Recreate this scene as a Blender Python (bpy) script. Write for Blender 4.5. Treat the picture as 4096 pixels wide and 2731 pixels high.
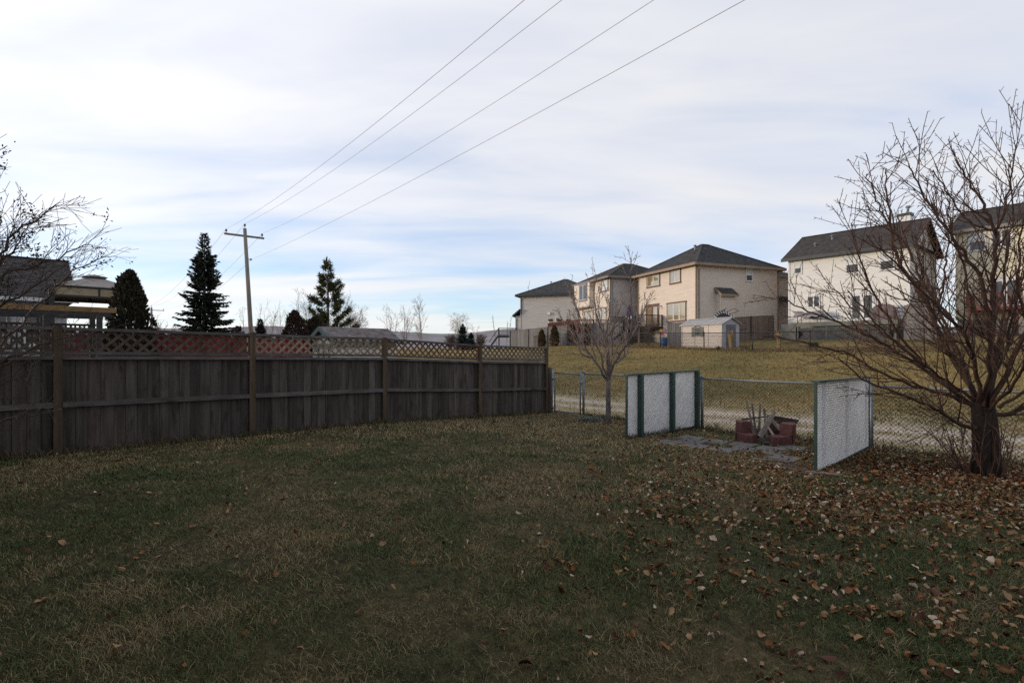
import bpy, math, random
import numpy as np
from mathutils import Vector, Matrix

R = math.radians
scene = bpy.context.scene
for o in list(bpy.data.objects):
    bpy.data.objects.remove(o)
col = scene.collection

# ------------------------------------------------------------------ camera
EYE = 1.53
cam_d = bpy.data.cameras.new('camera')
cam = bpy.data.objects.new('camera', cam_d)
col.objects.link(cam)
cam.location = (0, 0, EYE)
cam.rotation_euler = (R(90), 0, 0)
cam_d.sensor_width = 36
cam_d.lens = 18.0
cam_d.shift_y = 0.0067
cam_d.clip_start = 0.05
cam_d.clip_end = 20000
scene.camera = cam

# ------------------------------------------------------------------ light
SUN_AZ = math.atan2(-0.985, -0.08)          # compass-like angle from +Y towards +X
SUN_EL = R(7.0)
sun_dir = Vector((math.sin(SUN_AZ) * math.cos(SUN_EL), math.cos(SUN_AZ) * math.cos(SUN_EL), math.sin(SUN_EL)))
sl = bpy.data.lights.new('sun', 'SUN')
sl.energy = 2.3
sl.angle = R(11)
sl.color = (1.0, 0.83, 0.63)
so = bpy.data.objects.new('sun', sl)
so.rotation_euler = (-sun_dir).to_track_quat('-Z', 'Y').to_euler()
so.location = (-40, 10, 30)
col.objects.link(so)

scene.view_settings.view_transform = 'Standard'
scene.view_settings.look = 'None'
scene.view_settings.exposure = 0.0
scene.view_settings.gamma = 1.0
scene.view_settings.use_curve_mapping = False
scene.cycles.use_denoising = False
scene.cycles.use_adaptive_sampling = False
scene.cycles.max_bounces = 6
scene.cycles.transparent_max_bounces = 6

w = bpy.data.worlds.new('World')
scene.world = w
w.use_nodes = True
nt = w.node_tree
N, L = nt.nodes, nt.links
for n_ in list(N):
    N.remove(n_)


def nd(tree, typ, **kw):
    n = tree.nodes.new(typ)
    for k, v in kw.items():
        setattr(n, k, v)
    return n


def mth(tree, op, a, b=None, clamp=False):
    n = tree.nodes.new('ShaderNodeMath')
    n.operation = op
    n.use_clamp = clamp
    for i, v in enumerate((a, b)):
        if v is None:
            continue
        if isinstance(v, (int, float)):
            n.inputs[i].default_value = v
        else:
            tree.links.new(v, n.inputs[i])
    return n.outputs[0]


def ramp(tree, fac, stops):
    n = tree.nodes.new('ShaderNodeValToRGB')
    e = n.color_ramp.elements
    while len(e) < len(stops):
        e.new(0.5)
    for el, (p, c) in zip(e, stops):
        el.position = p
        el.color = (c[0], c[1], c[2], 1) if not isinstance(c, (int, float)) else (c, c, c, 1)
    tree.links.new(fac, n.inputs[0])
    return n.outputs[0]


def mixc(tree, fac, a, b, mode='MIX'):
    n = tree.nodes.new('ShaderNodeMix')
    n.data_type = 'RGBA'
    n.blend_type = mode
    for sock, v in ((n.inputs[0], fac), (n.inputs[6], a), (n.inputs[7], b)):
        if isinstance(v, (int, float)):
            sock.default_value = v
        elif isinstance(v, (tuple, list)):
            sock.default_value = (v[0], v[1], v[2], 1)
        else:
            tree.links.new(v, sock)
    return n.outputs[2]


sky = nd(nt, 'ShaderNodeTexSky', sky_type='NISHITA')
sky.sun_disc = False
sky.sun_elevation = SUN_EL
sky.sun_rotation = SUN_AZ
sky.altitude = 1000
sky.air_density = 1.0
sky.dust_density = 0.2
sky.ozone_density = 4.0
tc = nd(nt, 'ShaderNodeTexCoord')
sx = nd(nt, 'ShaderNodeSeparateXYZ')
L.new(tc.outputs['Generated'], sx.inputs[0])
zc = mth(nt, 'MAXIMUM', sx.outputs[2], 0.0)
zd = mth(nt, 'ADD', zc, 0.11)
pxx = mth(nt, 'DIVIDE', sx.outputs[0], zd)
pyy = mth(nt, 'DIVIDE', sx.outputs[1], zd)
cb = nd(nt, 'ShaderNodeCombineXYZ')
L.new(pxx, cb.inputs[0]); L.new(pyy, cb.inputs[1])


def cloud_noise(rot, sc, seed, scale, detail, rough, dist):
    mp = nd(nt, 'ShaderNodeMapping')
    mp.inputs['Rotation'].default_value = (0, 0, R(rot))
    mp.inputs['Scale'].default_value = sc
    mp.inputs['Location'].default_value = (seed, seed * 1.7, 0)
    L.new(cb.outputs[0], mp.inputs[0])
    n = nd(nt, 'ShaderNodeTexNoise')
    n.inputs['Scale'].default_value = scale
    n.inputs['Detail'].default_value = detail
    n.inputs['Roughness'].default_value = rough
    n.inputs['Distortion'].default_value = dist
    L.new(mp.outputs[0], n.inputs['Vector'])
    return n.outputs[0]


c1 = cloud_noise(12, (0.26, 0.95, 1), 3.1, 0.75, 7, 0.46, 0.8)
c2 = cloud_noise(-10, (0.50, 1.2, 1), 9.4, 2.0, 7, 0.52, 0.4)
cm = mth(nt, 'ADD', mth(nt, 'MULTIPLY', c1, 0.72), mth(nt, 'MULTIPLY', c2, 0.28))
mask = ramp(nt, cm, [(0.32, 0.48), (0.48, 0.86), (0.60, 1.0)])
hz = mth(nt, 'POWER', mth(nt, 'SUBTRACT', 1.0, mth(nt, 'DIVIDE', zc, 0.20), clamp=True), 1.4)
mask = mth(nt, 'MAXIMUM', mask, mth(nt, 'MULTIPLY', hz, 0.92))
# cloud brightness: thin bright cloud round the sun, greyer away from it
dt = nd(nt, 'ShaderNodeVectorMath', operation='DOT_PRODUCT')
L.new(tc.outputs['Generated'], dt.inputs[0])
dt.inputs[1].default_value = sun_dir
g = mth(nt, 'MULTIPLY', mth(nt, 'ADD', dt.outputs['Value'], 1.0), 0.5, clamp=True)
g2 = mth(nt, 'POWER', g, 2.0)
SKY_S = 0.13
cl_b = mth(nt, 'ADD', mth(nt, 'MULTIPLY', g2, 0.38 / SKY_S), 0.85 / SKY_S)
cl_t = ramp(nt, c2, [(0.3, (0.865, 0.89, 0.97)), (0.60, (0.965, 0.97, 1.0))])
cl_t = mixc(nt, mth(nt, 'MULTIPLY', hz, 0.8), cl_t, (1.0, 0.985, 0.945))
cl_c = mixc(nt, 1.0, cl_t, cl_b, 'MULTIPLY')
sk_s = nd(nt, 'ShaderNodeVectorMath', operation='SCALE')
L.new(sky.outputs[0], sk_s.inputs[0])
sk_s.inputs['Scale'].default_value = 2.7
skyc = mixc(nt, mask, sk_s.outputs[0], cl_c)
bg = nd(nt, 'ShaderNodeBackground')
L.new(skyc, bg.inputs['Color'])
bg.inputs['Strength'].default_value = SKY_S
wo = nd(nt, 'ShaderNodeOutputWorld')
L.new(bg.outputs[0], wo.inputs[0])

# ------------------------------------------------------------------ helpers
rng = random.Random(7)
nrng = np.random.default_rng(11)
S2 = math.sqrt(0.5)
V = Vector
UP = V((0, 0, 1))


def mat(name, c1, c2=None, scale=(4, 4, 4), rough=0.8, bump=0.0, objvar=0.0, detail=6, lo=0.35, hi=0.65,
        spec=0.3, c3=None, s3=None, lo3=0.55, hi3=0.68, metal=0.0, bscale=None, coord='pos', hue=0.0, ior=None):
    m = bpy.data.materials.new(name)
    m.use_nodes = True
    t = m.node_tree
    b = t.nodes['Principled BSDF']
    b.inputs['Roughness'].default_value = rough
    b.inputs['Specular IOR Level'].default_value = spec
    b.inputs['Metallic'].default_value = metal
    if ior:
        b.inputs['IOR'].default_value = ior
    if c2 is None and objvar == 0 and bump == 0:
        b.inputs['Base Color'].default_value = (*c1, 1)
        return m
    if coord == 'pos':
        g = nd(t, 'ShaderNodeNewGeometry').outputs['Position']
    else:
        g = nd(t, 'ShaderNodeTexCoord').outputs['Object']
    oi = nd(t, 'ShaderNodeObjectInfo')
    off = nd(t, 'ShaderNodeVectorMath', operation='ADD')
    sc = nd(t, 'ShaderNodeVectorMath', operation='SCALE')
    cbn = nd(t, 'ShaderNodeCombineXYZ')
    for i in range(3):
        t.links.new(oi.outputs['Random'], cbn.inputs[i])
    t.links.new(cbn.outputs[0], sc.inputs[0])
    sc.inputs['Scale'].default_value = 37.0 if objvar else 0.0
    t.links.new(g, off.inputs[0]); t.links.new(sc.outputs[0], off.inputs[1])

    def noise(scl, det):
        mp = nd(t, 'ShaderNodeMapping')
        mp.inputs['Scale'].default_value = scl
        t.links.new(off.outputs[0], mp.inputs[0])
        n = nd(t, 'ShaderNodeTexNoise')
        n.inputs['Scale'].default_value = 1.0
        n.inputs['Detail'].default_value = det
        n.inputs['Roughness'].default_value = 0.6
        t.links.new(mp.outputs[0], n.inputs['Vector'])
        return n.outputs[0]
    n1 = noise(scale, detail)
    c = ramp(t, n1, [(lo, c1), (hi, c2 or c1)])
    if c3 is not None:
        f = ramp(t, noise(s3 or scale, detail), [(lo3, 0.0), (hi3, 1.0)])
        c = mixc(t, f, c, c3)
    if objvar:
        h = nd(t, 'ShaderNodeHueSaturation')
        v = mth(t, 'ADD', mth(t, 'MULTIPLY', oi.outputs['Random'], objvar), 1.0 - objvar / 2)
        t.links.new(v, h.inputs['Value'])
        t.links.new(c, h.inputs['Color'])
        if hue:
            r2 = mth(t, 'FRACT', mth(t, 'MULTIPLY', oi.outputs['Random'], 17.3))
            t.links.new(mth(t, 'ADD', mth(t, 'MULTIPLY', r2, hue), 0.5 - hue / 2), h.inputs['Hue'])
        c = h.outputs[0]
    t.links.new(c, b.inputs['Base Color'])
    if bump:
        bn = nd(t, 'ShaderNodeBump')
        bn.inputs['Strength'].default_value = bump
        bn.inputs['Distance'].default_value = 0.02
        t.links.new(noise(bscale or tuple(x * 2 for x in scale), 5), bn.inputs['Height'])
        t.links.new(bn.outputs[0], b.inputs['Normal'])
    return m


def attr_mat(name, rough=0.8, spec=0.2, transl=0.0):
    m = bpy.data.materials.new(name)
    m.use_nodes = True
    t = m.node_tree
    b = t.nodes['Principled BSDF']
    b.inputs['Roughness'].default_value = rough
    b.inputs['Specular IOR Level'].default_value = spec
    a = nd(t, 'ShaderNodeAttribute')
    a.attribute_name = 'tint'
    t.links.new(a.outputs['Color'], b.inputs['Base Color'])
    return m


class MB:
    def __init__(s):
        s.v, s.f = [], []

    def quad(s, a, b, c, d):
        i = len(s.v)
        s.v += [tuple(a), tuple(b), tuple(c), tuple(d)]
        s.f.append((i, i + 1, i + 2, i + 3))

    def tri(s, a, b, c):
        i = len(s.v)
        s.v += [tuple(a), tuple(b), tuple(c)]
        s.f.append((i, i + 1, i + 2))

    def hexa(s, p):           # 8 corners: bottom ring 0-3, top ring 4-7
        i = len(s.v)
        s.v += [tuple(q) for q in p]
        for q in ((3, 2, 1, 0), (4, 5, 6, 7), (0, 1, 5, 4), (1, 2, 6, 5), (2, 3, 7, 6), (3, 0, 4, 7)):
            s.f.append(tuple(i + k for k in q))

    def box(s, c, sx_, sy_, sz_, ax=V((1, 0, 0)), ay=V((0, 1, 0)), az=UP):
        c = V(c)
        p = []
        for z in (-1, 1):
            for x, y in ((-1, -1), (1, -1), (1, 1), (-1, 1)):
                p.append(c + ax * (x * sx_ / 2) + ay * (y * sy_ / 2) + az * (z * sz_ / 2))
        s.hexa(p)

    def bar(s, a, b, wd, ht, side=None):
        a, b = V(a), V(b)
        d = b - a
        ln = d.length
        d.normalize()
        if side is None:
            side = d.cross(UP)
            if side.length < 1e-4:
                side = V((1, 0, 0))
        side = V(side).normalized()
        upv = side.cross(d).normalized()
        s.box((a + b) / 2, ln, wd, ht, d, side, upv)

    def prism(s, poly, off):
        poly = [V(p) for p in poly]
        n = len(poly)
        i = len(s.v)
        s.v += [tuple(p) for p in poly] + [tuple(p + V(off)) for p in poly]
        s.f.append(tuple(range(i, i + n)))
        s.f.append(tuple(range(i + 2 * n - 1, i + n - 1, -1)))
        for k in range(n):
            k2 = (k + 1) % n
            s.f.append((i + k2, i + k, i + n + k, i + n + k2))

    def tube(s, pts, rad, n=5, cap=True):
        pts = [V(p) for p in pts]
        m = len(pts)
        if isinstance(rad, (int, float)):
            rad = [rad] * m
        ref = V((0.31, 0.87, 0.38))
        base = len(s.v)
        prev = None
        for k in range(m):
            d = pts[min(k + 1, m - 1)] - pts[max(k - 1, 0)]
            if d.length < 1e-9:
                d = V((0, 0, 1))
            d.normalize()
            if prev is None:
                a = d.cross(ref)
                if a.length < 0.1:
                    a = d.cross(V((1, 0, 0)))
            else:
                a = prev - d * prev.dot(d)
            a.normalize()
            prev = a
            b = d.cross(a)
            for j in range(n):
                t = 2 * math.pi * j / n
                q = pts[k] + (a * math.cos(t) + b * math.sin(t)) * rad[k]
                s.v.append((q.x, q.y, q.z))
        for k in range(m - 1):
            for j in range(n):
                j2 = (j + 1) % n
                s.f.append((base + k * n + j, base + k * n + j2, base + (k + 1) * n + j2, base + (k + 1) * n + j))
        if cap:
            s.f.append(tuple(base + j for j in range(n - 1, -1, -1)))
            s.f.append(tuple(base + (m - 1) * n + j for j in range(n)))

    def lapped(s, p00, p10, p11, p01, n, out, step):
        """overlapping courses: bottom edge p00-p10, top edge p01-p11"""
        p00, p10, p11, p01, out = V(p00), V(p10), V(p11), V(p01), V(out).normalized() * step
        for k in range(n):
            a, b = k / n, (k + 1) / n
            l0, r0 = p00.lerp(p01, a), p10.lerp(p11, a)
            l1, r1 = p00.lerp(p01, b), p10.lerp(p11, b)
            s.quad(l0 + out, r0 + out, r1, l1)
            s.quad(l0, r0, r0 + out, l0 + out)


def tag(o, label=None, cat=None, group=None, kind=None):
    if label: o['label'] = label
    if cat: o['category'] = cat
    if group: o['group'] = group
    if kind: o['kind'] = kind
    return o


def obj(name, mb, m, parent=None, smooth=False, label=None, cat=None, group=None, kind=None):
    me = bpy.data.meshes.new(name)
    me.from_pydata(mb.v, [], mb.f)
    if smooth:
        me.polygons.foreach_set('use_smooth', [True] * len(me.polygons))
    me.materials.append(m)
    o = bpy.data.objects.new(name, me)
    col.objects.link(o)
    if parent is not None:
        o.parent = parent
        o.matrix_parent_inverse = parent_inv(parent)
    return tag(o, label, cat, group, kind)


def parent_inv(p):
    """parts are modelled in world space, so undo the placement of the thing's own Empty"""
    if p.parent is not None:
        return Matrix.Identity(4)
    return Matrix.LocRotScale(p.location, p.rotation_euler, p.scale).inverted()


def empty(name, loc, label, cat, group=None):
    o = bpy.data.objects.new(name, None)
    o.location = loc
    o.empty_display_size = 0.2
    col.objects.link(o)
    return tag(o, label, cat, group)


def np_mesh(name, verts, faces_tri, m, tint=None, **kw):
    """verts (n,3), faces (k,3) arrays, tint (n,3) colours"""
    me = bpy.data.meshes.new(name)
    me.vertices.add(len(verts))
    me.vertices.foreach_set('co', np.asarray(verts, np.float32).ravel())
    k = len(faces_tri)
    me.loops.add(k * 3)
    me.loops.foreach_set('vertex_index', np.asarray(faces_tri, np.int32).ravel())
    me.polygons.add(k)
    me.polygons.foreach_set('loop_start', np.arange(0, k * 3, 3, dtype=np.int32))
    if tint is not None:
        a = me.color_attributes.new('tint', 'FLOAT_COLOR', 'POINT')
        c = np.ones((len(verts), 4), np.float32)
        c[:, :3] = tint
        a.data.foreach_set('color', c.ravel())
    me.update()
    me.validate()
    me.materials.append(m)
    o = bpy.data.objects.new(name, me)
    col.objects.link(o)
    p = kw.pop('parent', None)
    if p is not None:
        o.parent = p
        o.matrix_parent_inverse = parent_inv(p)
    return tag(o, kw.get('label'), kw.get('cat'), kw.get('group'), kw.get('kind'))


# ------------------------------------------------------------------ terrain
TN = np.array([-400, -40, 0, 4.5, 8.2, 12, 15.7, 20, 23.5, 29, 38, 46, 61, 80, 120, 4000])
TZ = np.array([-.3, .1, .02, -.03, -.07, -.23, -.34, -.46, -.47, -.15, .75, 1.33, 2.15, 2.9, 3.4, 4.0])


def smooth01(x):
    x = np.clip(x, 0, 1)
    return x * x * (3 - 2 * x)


def gz(x, y):
    """ground height"""
    x = np.asarray(x, float); y = np.asarray(y, float)
    n = x + y
    z = (np.interp(n - .7, TN, TZ) + np.interp(n, TN, TZ) + np.interp(n + .7, TN, TZ)) / 3
    wgt = smooth01((x + 4) / 12)
    z = np.minimum(z, 1.33) * (1 - wgt) + z * wgt
    return z


def gzf(x, y):
    return float(gz(x, y))


# ------------------------------------------------------------------ materials
M = {}
M['board'] = mat('weathered grey boards', (.050, .037, .030), (.106, .089, .080), (16, 16, .8), 0.9, .45, .75,
                 c3=(.034, .022, .016), s3=(8, 8, 2.6), lo3=.52, hi3=.72, hue=.03)
M['rail'] = mat('weathered grey rail', (.075, .062, .056), (.145, .130, .124), (3, 3, 9), 0.9, .3, .3,
                c3=(.045, .030, .025), s3=(2.5, 2.5, 5), lo3=.58, hi3=.7)
M['post'] = mat('brown treated post', (.060, .040, .025), (.125, .086, .053), (8, 8, 1.0), 0.85, .3, .3,
                c3=(.05, .032, .022), s3=(6, 6, 2), lo3=.6, hi3=.72)
M['lat_a'] = mat('lattice wood weathered brown', (.075, .052, .038), (.13, .094, .072), (7, 7, 7), 0.9, .2, .4)
M['lat_b'] = mat('lattice wood pale', (.20, .145, .10), (.30, .235, .17), (7, 7, 7), 0.85, .2, .35)
M['lat_c'] = mat('lattice wood reddish', (.09, .046, .027), (.19, .12, .075), (7, 7, 7), 0.85, .2, .5)
M['lat_d'] = mat('lattice wood grey', (.10, .076, .060), (.18, .145, .118), (7, 7, 7), 0.9, .2, .4)
M['galv'] = mat('galvanised steel', (.15, .172, .185), (.23, .255, .27), (12, 12, 12), .45, .1, spec=.5, metal=.35)
M['wire'] = mat('galvanised wire', (.055, .058, .052), (.085, .088, .08), (6, 6, 6), .5, metal=.4)
M['green'] = mat('green paint', (.022, .050, .041), (.036, .072, .061), (8, 8, 8), .55, .12, spec=.4,
                 c3=(.035, .05, .035), s3=(11, 11, 3), lo3=.6, hi3=.74)
M['pvc'] = mat('white plastic lattice', (.66, .65, .635), (.80, .785, .765), (3, 3, 3), .45, .05, .08, spec=.4)
M['black'] = mat('black coated steel', (.012, .012, .013), (.022, .022, .023), (9, 9, 9), .5, spec=.4)
M['bark'] = mat('apple bark', (.014, .009, .007), (.036, .022, .017), (11, 11, 4), .9, .6,
                c3=(.055, .043, .039), s3=(14, 14, 6), lo3=.66, hi3=.80)
M['twig'] = mat('reddish twig bark', (.085, .046, .034), (.15, .084, .062), (12, 12, 12), .7)
M['limb'] = mat('fruit tree limb bark', (.034, .019, .014), (.080, .044, .031), (11, 11, 6), .85, .4)
M['limb2'] = mat('young grey limb bark', (.085, .066, .058), (.155, .122, .11), (11, 11, 6), .85, .3)
M['bark2'] = mat('grey bark', (.075, .058, .052), (.17, .135, .125), (12, 12, 8), .9, .4)
M['twig2'] = mat('grey brown twig', (.18, .14, .125), (.27, .21, .19), (9, 9, 9), .8)
M['twig3'] = mat('dark shrub twig', (.070, .050, .041), (.135, .10, .082), (9, 9, 9), .85)
M['fartwig'] = mat('distant twig', (.20, .165, .15), (.28, .235, .21), (2, 2, 2), .9)
M['block'] = mat('red concrete block', (.090, .038, .034), (.150, .068, .061), (22, 22, 22), .92, .5,
                 c3=(.10, .05, .045), s3=(7, 7, 7), lo3=.56, hi3=.75)
M['slab'] = mat('grey paving slab', (.105, .099, .096), (.16, .152, .147), (9, 9, 9), .9, .4, .25,
                c3=(.07, .058, .046), s3=(3, 3, 3), lo3=.56, hi3=.7)
M['scrap'] = mat('bleached scrap wood', (.13, .112, .096), (.27, .24, .21), (12, 12, 3), .9, .3, .5)
M['scrapd'] = mat('dark scrap wood', (.035, .027, .022), (.085, .068, .055), (10, 10, 4), .9, .3, .4)
M['pole'] = mat('utility pole wood', (.15, .132, .112), (.25, .225, .195), (9, 9, .6), .9, .3)
M['poleline'] = mat('aluminium cable', (.44, .42, .42), (.50, .48, .48), (1, 1, 1), .6)
M['insul'] = mat('grey insulator', (.10, .09, .085), (.15, .14, .13), (9, 9, 9), .3, spec=.6)
M['dirt'] = mat('bare soil', (.075, .050, .036), (.125, .085, .060), (7, 7, 7), .95, .5)
M['glass'] = mat('window glass', (.028, .032, .034), (.055, .060, .062), (.9, .9, .9), .05, spec=.6, ior=1.5)
M['glassw'] = mat('curtained window glass', (.20, .155, .085), (.36, .285, .16), (1.3, 1.3, .5), .06, spec=1.0, ior=2.0)
M['blind'] = mat('white blind behind glass', (.50, .51, .50), (.60, .60, .58), (.5, .5, 9), .12, spec=.7)
M['white'] = mat('white vinyl', (.60, .60, .60), (.70, .70, .69), (2, 2, 2), .45)
M['trimbr'] = mat('brown window trim', (.125, .070, .055), (.165, .095, .075), (3, 3, 3), .7)
M['trimgr'] = mat('grey window trim', (.17, .15, .145), (.22, .195, .19), (3, 3, 3), .7)
M['fasc_t'] = mat('tan fascia', (.235, .165, .115), (.29, .21, .15), (2, 2, 2), .6)
M['fasc_d'] = mat('dark fascia', (.030, .034, .038), (.045, .050, .055), (2, 2, 2), .5)
M['sid_beige'] = mat('beige vinyl siding', (.56, .475, .40), (.64, .545, .465), (.8, .8, 6), .6, .0, 0)
M['sid_peach'] = mat('pale peach siding', (.58, .50, .42), (.66, .575, .49), (.8, .8, 6), .6)
M['sid_white'] = mat('off white siding', (.60, .58, .545), (.68, .66, .625), (.8, .8, 6), .6)
M['sid_grey'] = mat('warm grey siding', (.39, .367, .350), (.46, .435, .415), (.8, .8, 6), .6)
M['sid_yel'] = mat('pale yellow siding', (.62, .555, .40), (.70, .63, .46), (.8, .8, 6), .6)
M['sid_wht2'] = mat('white painted siding', (.42, .42, .42), (.50, .50, .50), (.8, .8, 6), .6)
M['shingle'] = mat('charcoal shingles', (.028, .027, .028), (.075, .072, .073), (3, 3, 3), .95, .3, detail=9,
                   c3=(.13, .13, .14), s3=(1.1, 1.1, 5), lo3=.60, hi3=.80)
M['shing_br'] = mat('brown grey shingles', (.034, .030, .029), (.078, .070, .066), (3, 3, 3), .95, .3, detail=9)
M['shing_fr'] = mat('frosted shingles', (.10, .083, .078), (.24, .21, .205), (4, 4, 4), .9, .3, detail=8)
M['cement'] = mat('concrete foundation', (.26, .25, .24), (.34, .33, .32), (3, 3, 3), .9, .2)
M['deckgr'] = mat('grey green deck paint', (.115, .115, .100), (.16, .16, .14), (3, 3, 3), .7)
M['deckdk'] = mat('dark brown deck stain', (.040, .029, .026), (.072, .052, .046), (5, 5, 5), .75)
M['deckred'] = mat('red brown deck stain', (.105, .032, .027), (.16, .056, .046), (5, 5, 5), .75)
M['latgrey'] = mat('grey skirt lattice', (.10, .10, .095), (.15, .15, .14), (5, 5, 5), .8)
M['fbrown'] = mat('brown yard fence', (.12, .085, .065), (.20, .155, .125), (3, 3, .8), .9, .2, .35)
M['fgrey'] = mat('grey yard fence', (.135, .125, .12), (.20, .19, .18), (3, 3, .8), .9, .2, .35)
M['red'] = mat('red stained boards', (.11, .014, .013), (.18, .028, .025), (5, 5, 1.5), .8, .2, .5)
M['shedwall'] = mat('beige resin panel', (.48, .415, .36), (.54, .47, .41), (3, 3, 9), .6)
M['shedroof'] = mat('grey resin roof', (.30, .285, .28), (.38, .365, .36), (3, 3, 3), .7)
M['sheddoor'] = mat('grey resin door', (.135, .13, .14), (.18, .175, .185), (8, 8, 1), .6)
M['shedgable'] = mat('pale grey resin gable', (.33, .32, .35), (.40, .39, .42), (4, 4, 4), .6)
M['cream'] = mat('cream shed paint', (.46, .43, .37), (.54, .51, .44), (3, 3, 3), .7)
M['trimgreen'] = mat('grey green trim paint', (.080, .125, .115), (.11, .16, .15), (3, 3, 3), .7)
M['canvas'] = mat('taupe canopy fabric', (.235, .205, .185), (.285, .25, .225), (3, 3, 3), .9)
M['canvasl'] = mat('tan valance fabric', (.26, .205, .13), (.32, .255, .165), (3, 3, 3), .9)
M['newwood'] = mat('yellow new timber', (.19, .11, .045), (.25, .152, .064), (3, 3, 3), .8, .2)
M['cover'] = mat('grey furniture cover', (.20, .185, .195), (.29, .27, .285), (4, 4, 4), .85, .3)
M['coverd'] = mat('dark barbecue cover', (.10, .075, .075), (.16, .12, .12), (4, 4, 4), .8)
M['purple'] = mat('purple umbrella cloth', (.050, .035, .085), (.085, .06, .13), (5, 5, 5), .85)
M['bluepot'] = mat('blue glazed pot', (.018, .06, .20), (.03, .09, .27), (5, 5, 5), .4, spec=.5)
M['terra'] = mat('pale flower box', (.50, .44, .38), (.58, .52, .46), (5, 5, 5), .7)
M['straw'] = mat('dry straw grass', (.36, .235, .10), (.46, .32, .16), (9, 9, 2), .9)
M['apple'] = mat('orange red apple', (.24, .050, .020), (.36, .15, .04), (30, 30, 30), .45, spec=.4)
M['hill'] = mat('hazy grey winter hillside', (.16, .145, .15), (.30, .275, .285), (.020, .020, .020), 1.0, detail=9,
                c3=(.15, .135, .135), s3=(.006, .006, .05), lo3=.5, hi3=.66)  # grey-mauve: distance haze put into the hill colour, no air volume
M['foliage'] = attr_mat('foliage', .75, .25)
M['grass'] = attr_mat('grass blades', .75, .2)
M['leaf'] = attr_mat('dry leaves', .8, .2)


def ground_material():
    m = bpy.data.materials.new('ground soil and turf')
    m.use_nodes = True
    t = m.node_tree
    b = t.nodes['Principled BSDF']
    b.inputs['Roughness'].default_value = 0.95
    b.inputs['Specular IOR Level'].default_value = 0.1
    pos = nd(t, 'ShaderNodeNewGeometry').outputs['Position']
    s = nd(t, 'ShaderNodeSeparateXYZ')
    t.links.new(pos, s.inputs[0])
    nn = mth(t, 'ADD', s.outputs[0], s.outputs[1])

    def noise(scale, det=6, ro=.6):
        n = nd(t, 'ShaderNodeTexNoise')
        n.inputs['Scale'].default_value = scale
        n.inputs['Detail'].default_value = det
        n.inputs['Roughness'].default_value = ro
        t.links.new(pos, n.inputs['Vector'])
        return n.outputs[0]
    na, nb, nc, ne = noise(.45, 5), noise(9, 6), noise(2.2, 6), noise(.16, 4)
    mp = nd(t, 'ShaderNodeMapping')
    mp.inputs['Rotation'].default_value = (0, 0, R(45))
    mp.inputs['Scale'].default_value = (1.6, .22, 1)
    t.links.new(pos, mp.inputs[0])
    nf = nd(t, 'ShaderNodeTexNoise')
    nf.inputs['Scale'].default_value = 1.0
    nf.inputs['Detail'].default_value = 6
    t.links.new(mp.outputs[0], nf.inputs['Vector'])
    # lawn: dark green to straw
    lawn = ramp(t, nb, [(.3, (.018, .017, .009)), (.55, (.050, .044, .021)), (.75, (.105, .082, .042))])
    straw = ramp(t, nb, [(.3, (.040, .029, .015)), (.7, (.13, .095, .050))])
    lawn = mixc(t, ramp(t, na, [(.42, 0.0), (.62, 1.0)]), lawn, straw)
    # bank: olive straw
    bank = ramp(t, nc, [(.3, (.15, .105, .038)), (.52, (.24, .172, .064)), (.72, (.32, .235, .098))])
    bank2 = ramp(t, nb, [(.3, (.080, .072, .025)), (.7, (.18, .142, .052))])
    bank = mixc(t, ramp(t, ne, [(.42, 0.0), (.6, .75)]), bank, bank2)
    # lane: pale gravel and dry grass, two wheel tracks
    wob = mth(t, 'ADD', nn, mth(t, 'MULTIPLY', mth(t, 'SUBTRACT', na, .5), 1.6))
    lane = ramp(t, nb, [(.3, (.29, .235, .16)), (.7, (.46, .385, .28))])
    gravel = ramp(t, nb, [(.3, (.42, .335, .26)), (.7, (.62, .51, .41))])
    frost = ramp(t, nf.outputs[0], [(.48, 0.0), (.68, .7)])

    def band(cn, wd):
        d = mth(t, 'ABSOLUTE', mth(t, 'SUBTRACT', wob, cn))
        return mth(t, 'SUBTRACT', 1.0, mth(t, 'DIVIDE', d, wd), clamp=True)
    trk = mth(t, 'MAXIMUM', band(22.1, 1.3), band(19.6, 1.0))
    trk = mth(t, 'MULTIPLY', trk, ramp(t, nc, [(.3, .3), (.6, 1.5)]), clamp=True)
    grassy = ramp(t, nc, [(.35, (.25, .20, .105)), (.7, (.42, .34, .20))])
    lane = mixc(t, frost, grassy, lane)
    lane = mixc(t, trk, lane, gravel)
    f1 = nd(t, 'ShaderNodeMapRange', interpolation_type='SMOOTHSTEP')
    t.links.new(wob, f1.inputs[0])
    f1.inputs[1].default_value = 16.2; f1.inputs[2].default_value = 17.2
    f2 = nd(t, 'ShaderNodeMapRange', interpolation_type='SMOOTHSTEP')
    t.links.new(wob, f2.inputs[0])
    f2.inputs[1].default_value = 23.0; f2.inputs[2].default_value = 27.5
    # the lane lies to the right of the wooden fence line only
    c = mixc(t, f1.outputs[0], lawn, lane)
    c = mixc(t, f2.outputs[0], c, bank)
    t.links.new(c, b.inputs['Base Color'])
    bn = nd(t, 'ShaderNodeBump')
    bn.inputs['Strength'].default_value = .6
    bn.inputs['Distance'].default_value = .04
    t.links.new(noise(14, 6), bn.inputs['Height'])
    t.links.new(bn.outputs[0], b.inputs['Normal'])
    return m


M['ground'] = ground_material()


def axis_pts(a, b, h, far, n_far):
    core = np.arange(a, b + h / 2, h)
    gl = -np.geomspace(h, far, n_far)[::-1] + a
    gr = np.geomspace(h, far, n_far) + b
    return np.concatenate([gl, core, gr])


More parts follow.
